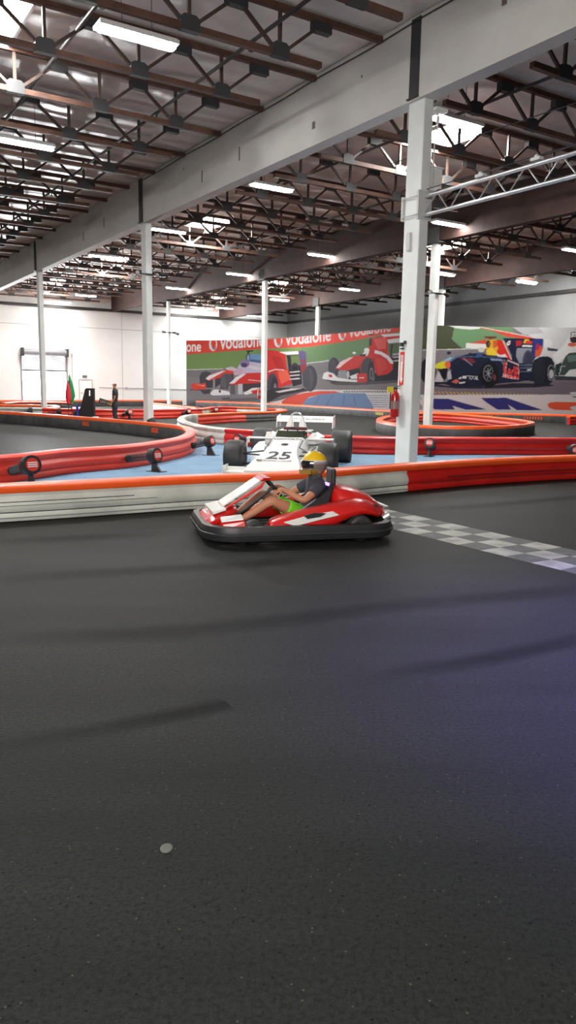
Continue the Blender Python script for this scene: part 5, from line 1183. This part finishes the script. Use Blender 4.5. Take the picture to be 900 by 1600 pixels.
bm_, mm = skin_body('body', Jm, Em, 'hip', M_skin, mar, exm)
M_bsh = mat('black_cloth', (.018, .018, .02), .85)
cloth(mm, Jm, Em, lambda a, b, t, c: (a in ('waist', 'chest') or (a == 'hip' and b == 'waist') or (a == 'collar' and (b.startswith('sh') or t < .4)) or (a.startswith('sh') and t < .6)), 'tshirt', M_bsh, mar, .014)
cloth(mm, Jm, Em, lambda a, b, t, c: ((a == 'hip' and b != 'waist') or a[:2] in ('th', 'mt', 'kn') or (a[:2] == 'cf' and t < .95)), 'trousers', mat('dark_trousers', (.03, .03, .035), .85), mar, .016)
cloth(mm, Jm, Em, lambda a, b, t, c: a[:2] in ('ft', 'an') and c.z < .1, 'shoe', M_black, mar, .01)
cloth(mm, Jm, Em, lambda a, b, t, c: a in ('head',) and (c.z > 1.575 or (c.x < -.005 and c.z > 1.50)) or (a == 'neck' and c.x < -.02 and c.z > 1.49), 'hair', mat('dark_hair', (.03, .018, .012), .7), mar, .012)
m = MB(); m.loft([[Vector((x, .10, z)) for x, z in ((.06, .86), (-.04, .86), (-.06, .62), (.05, .58))], [Vector((x, .125, z)) for x, z in ((.06, .86), (-.04, .86), (-.06, .62), (.05, .58))]]); m.build('cloth_rag', mat('pale_blue_cloth', s8(170, 190, 215), .8), mar)
m = MB()
for s in (-1, 1): m.lathe([(.001, 0), (.007, .001), (.001, .004)], Matrix.Translation((.088, s*.03, 1.545)) @ Matrix.Rotation(math.radians(90), 4, 'Y'), 8)
m.box(.085, .092, -.02, .02, 1.485, 1.492); m.build('face_features', mat('dark_features', (.06, .03, .025), .6), mar)
def rot_place(o, X, Y, z, rz): o.location = (X, Y, z); o.rotation_euler = (0, 0, rz)
# long board the marshal holds
hb = gy(169, 630, 29.4)
t = thing('sign_board', 'long dark sign board with pale letters held slanting by the standing person', 'sign', hb)
RB = Matrix.Rotation(math.radians(16), 4, 'Y')
m = MB(); m.box(-.36, .26, -.015, .015, -.10, .10, M=RB); m.build('panel', mat('board_dark', s8(70, 64, 58), .6), t)
v, tt = text_tris('LET OFF', True); mb = MB(); mb.add([RB @ Vector((-.30+a/v[:, 0].max()*.5, -.0185, -.04+b*.11)) for a, b in v], [tuple(int(i) for i in q) for q in tt]); mb.build('lettering', mat('board_letters', s8(170, 165, 150), .6), t)
# tall black stand with grip hole
b0 = gy(134, 652, 30.5); t = thing('equipment_stand', 'tall black tapering stand with a hand hole at its top, left of the standing person', 'stand', (b0.x, b0.y, 0))
out = [(-.50, 0), (-.46, .42), (-.26, .50), (-.16, .62), (.02, 1.34), (.08, 1.38), (.36, 1.38), (.36, 0)]
m = MB(); hole = [(.10, 1.12), (.10, 1.30), (.24, 1.30), (.24, 1.12)]
def pr(poly): m.prism(poly, -.13, .13, Matrix.Rotation(math.radians(90), 4, 'X'))
pr([(-.50, 0), (-.46, .42), (-.26, .50), (-.16, .62), (-.04, 1.08), (.36, 1.08), (.36, 0)]); pr([(-.04, 1.08), (.03, 1.34), (.08, 1.38), (.12, 1.38), (.12, 1.08)]); pr([(.24, 1.08), (.24, 1.38), (.36, 1.38), (.36, 1.08)]); pr([(.12, 1.30), (.12, 1.38), (.24, 1.38), (.24, 1.30)])
m.build('shell', M_black, t)
b1 = gy(148, 655, 28.8); t = thing('low_platform', 'low black platform on the floor at the foot of the tall black stand', 'platform', (b1.x, b1.y, 0))
m = MB(); m.box(-.6, .65, -.4, .4, 0, .28); m.build('deck', M_blackp, t, bevel=.02)
m = MB(); m.lathe([(.1, .0), (.14, .03), (.1, .06)], Matrix.Translation((.05, -.1, .28)), 16); m.build('coiled_strap', M_fix, t)
def flag(px, Y, zt, zb, wd, m_, label, lean):
    p = gy(px, 640, Y); t = thing('furled_flag', label, 'flag', (p.x, p.y, 0), 0, None)
    m = MB(); m.tube([(0, 0, 0), (lean, 0, zt+.05)], .014, 8); m.build('pole', M_dark, t)
    m = MB(); loops = []
    for k in range(9):
        s = k/8; z = zt+(zb-zt)*s; w_ = wd*(.08+.92*math.sin(min(1, s*1.25)*math.pi/2))*(1 if s < .85 else .6); c = lean*z/zt*.9
        loops.append([Vector((c+.05*math.sin(k)*wd+w_*math.cos(a)*(1+.25*math.cos(3*a)), .10*math.sin(a)*(1+.3*math.sin(4*a)), z)) for a in [2*math.pi*i/16 for i in range(16)]])
    m.loft(loops); m.build('cloth', m_, t, True)
    m = MB(); m.lathe([(.12, 0), (.12, .02), (.03, .05), (.02, .12)], None, 14); m.build('base', M_dark, t, True)
flag(106.5, 30.0, 1.62, .78, .11, mat('red_flag', s8(215, 40, 60), .7), 'furled red flag standing left of the tall black stand', .02)
flag(113, 30.3, 1.85, .80, .14, mat('green_flag', s8(20, 140, 80), .7), 'furled green flag standing between the red flag and the black stand', -.08)
p = gy(121, 650, 29.6); m = MB(); m.tube([(0, 0, 0), (0, 0, .72)], .05, 12); m.lathe([(.1, 0), (.1, .03)], None, 14); o = m.build('post', mat('blue_post', s8(40, 50, 160), .5), None, True); o.location = (p.x, p.y, 0); tag(o, 'short blue post in front of the furled flags', 'post')
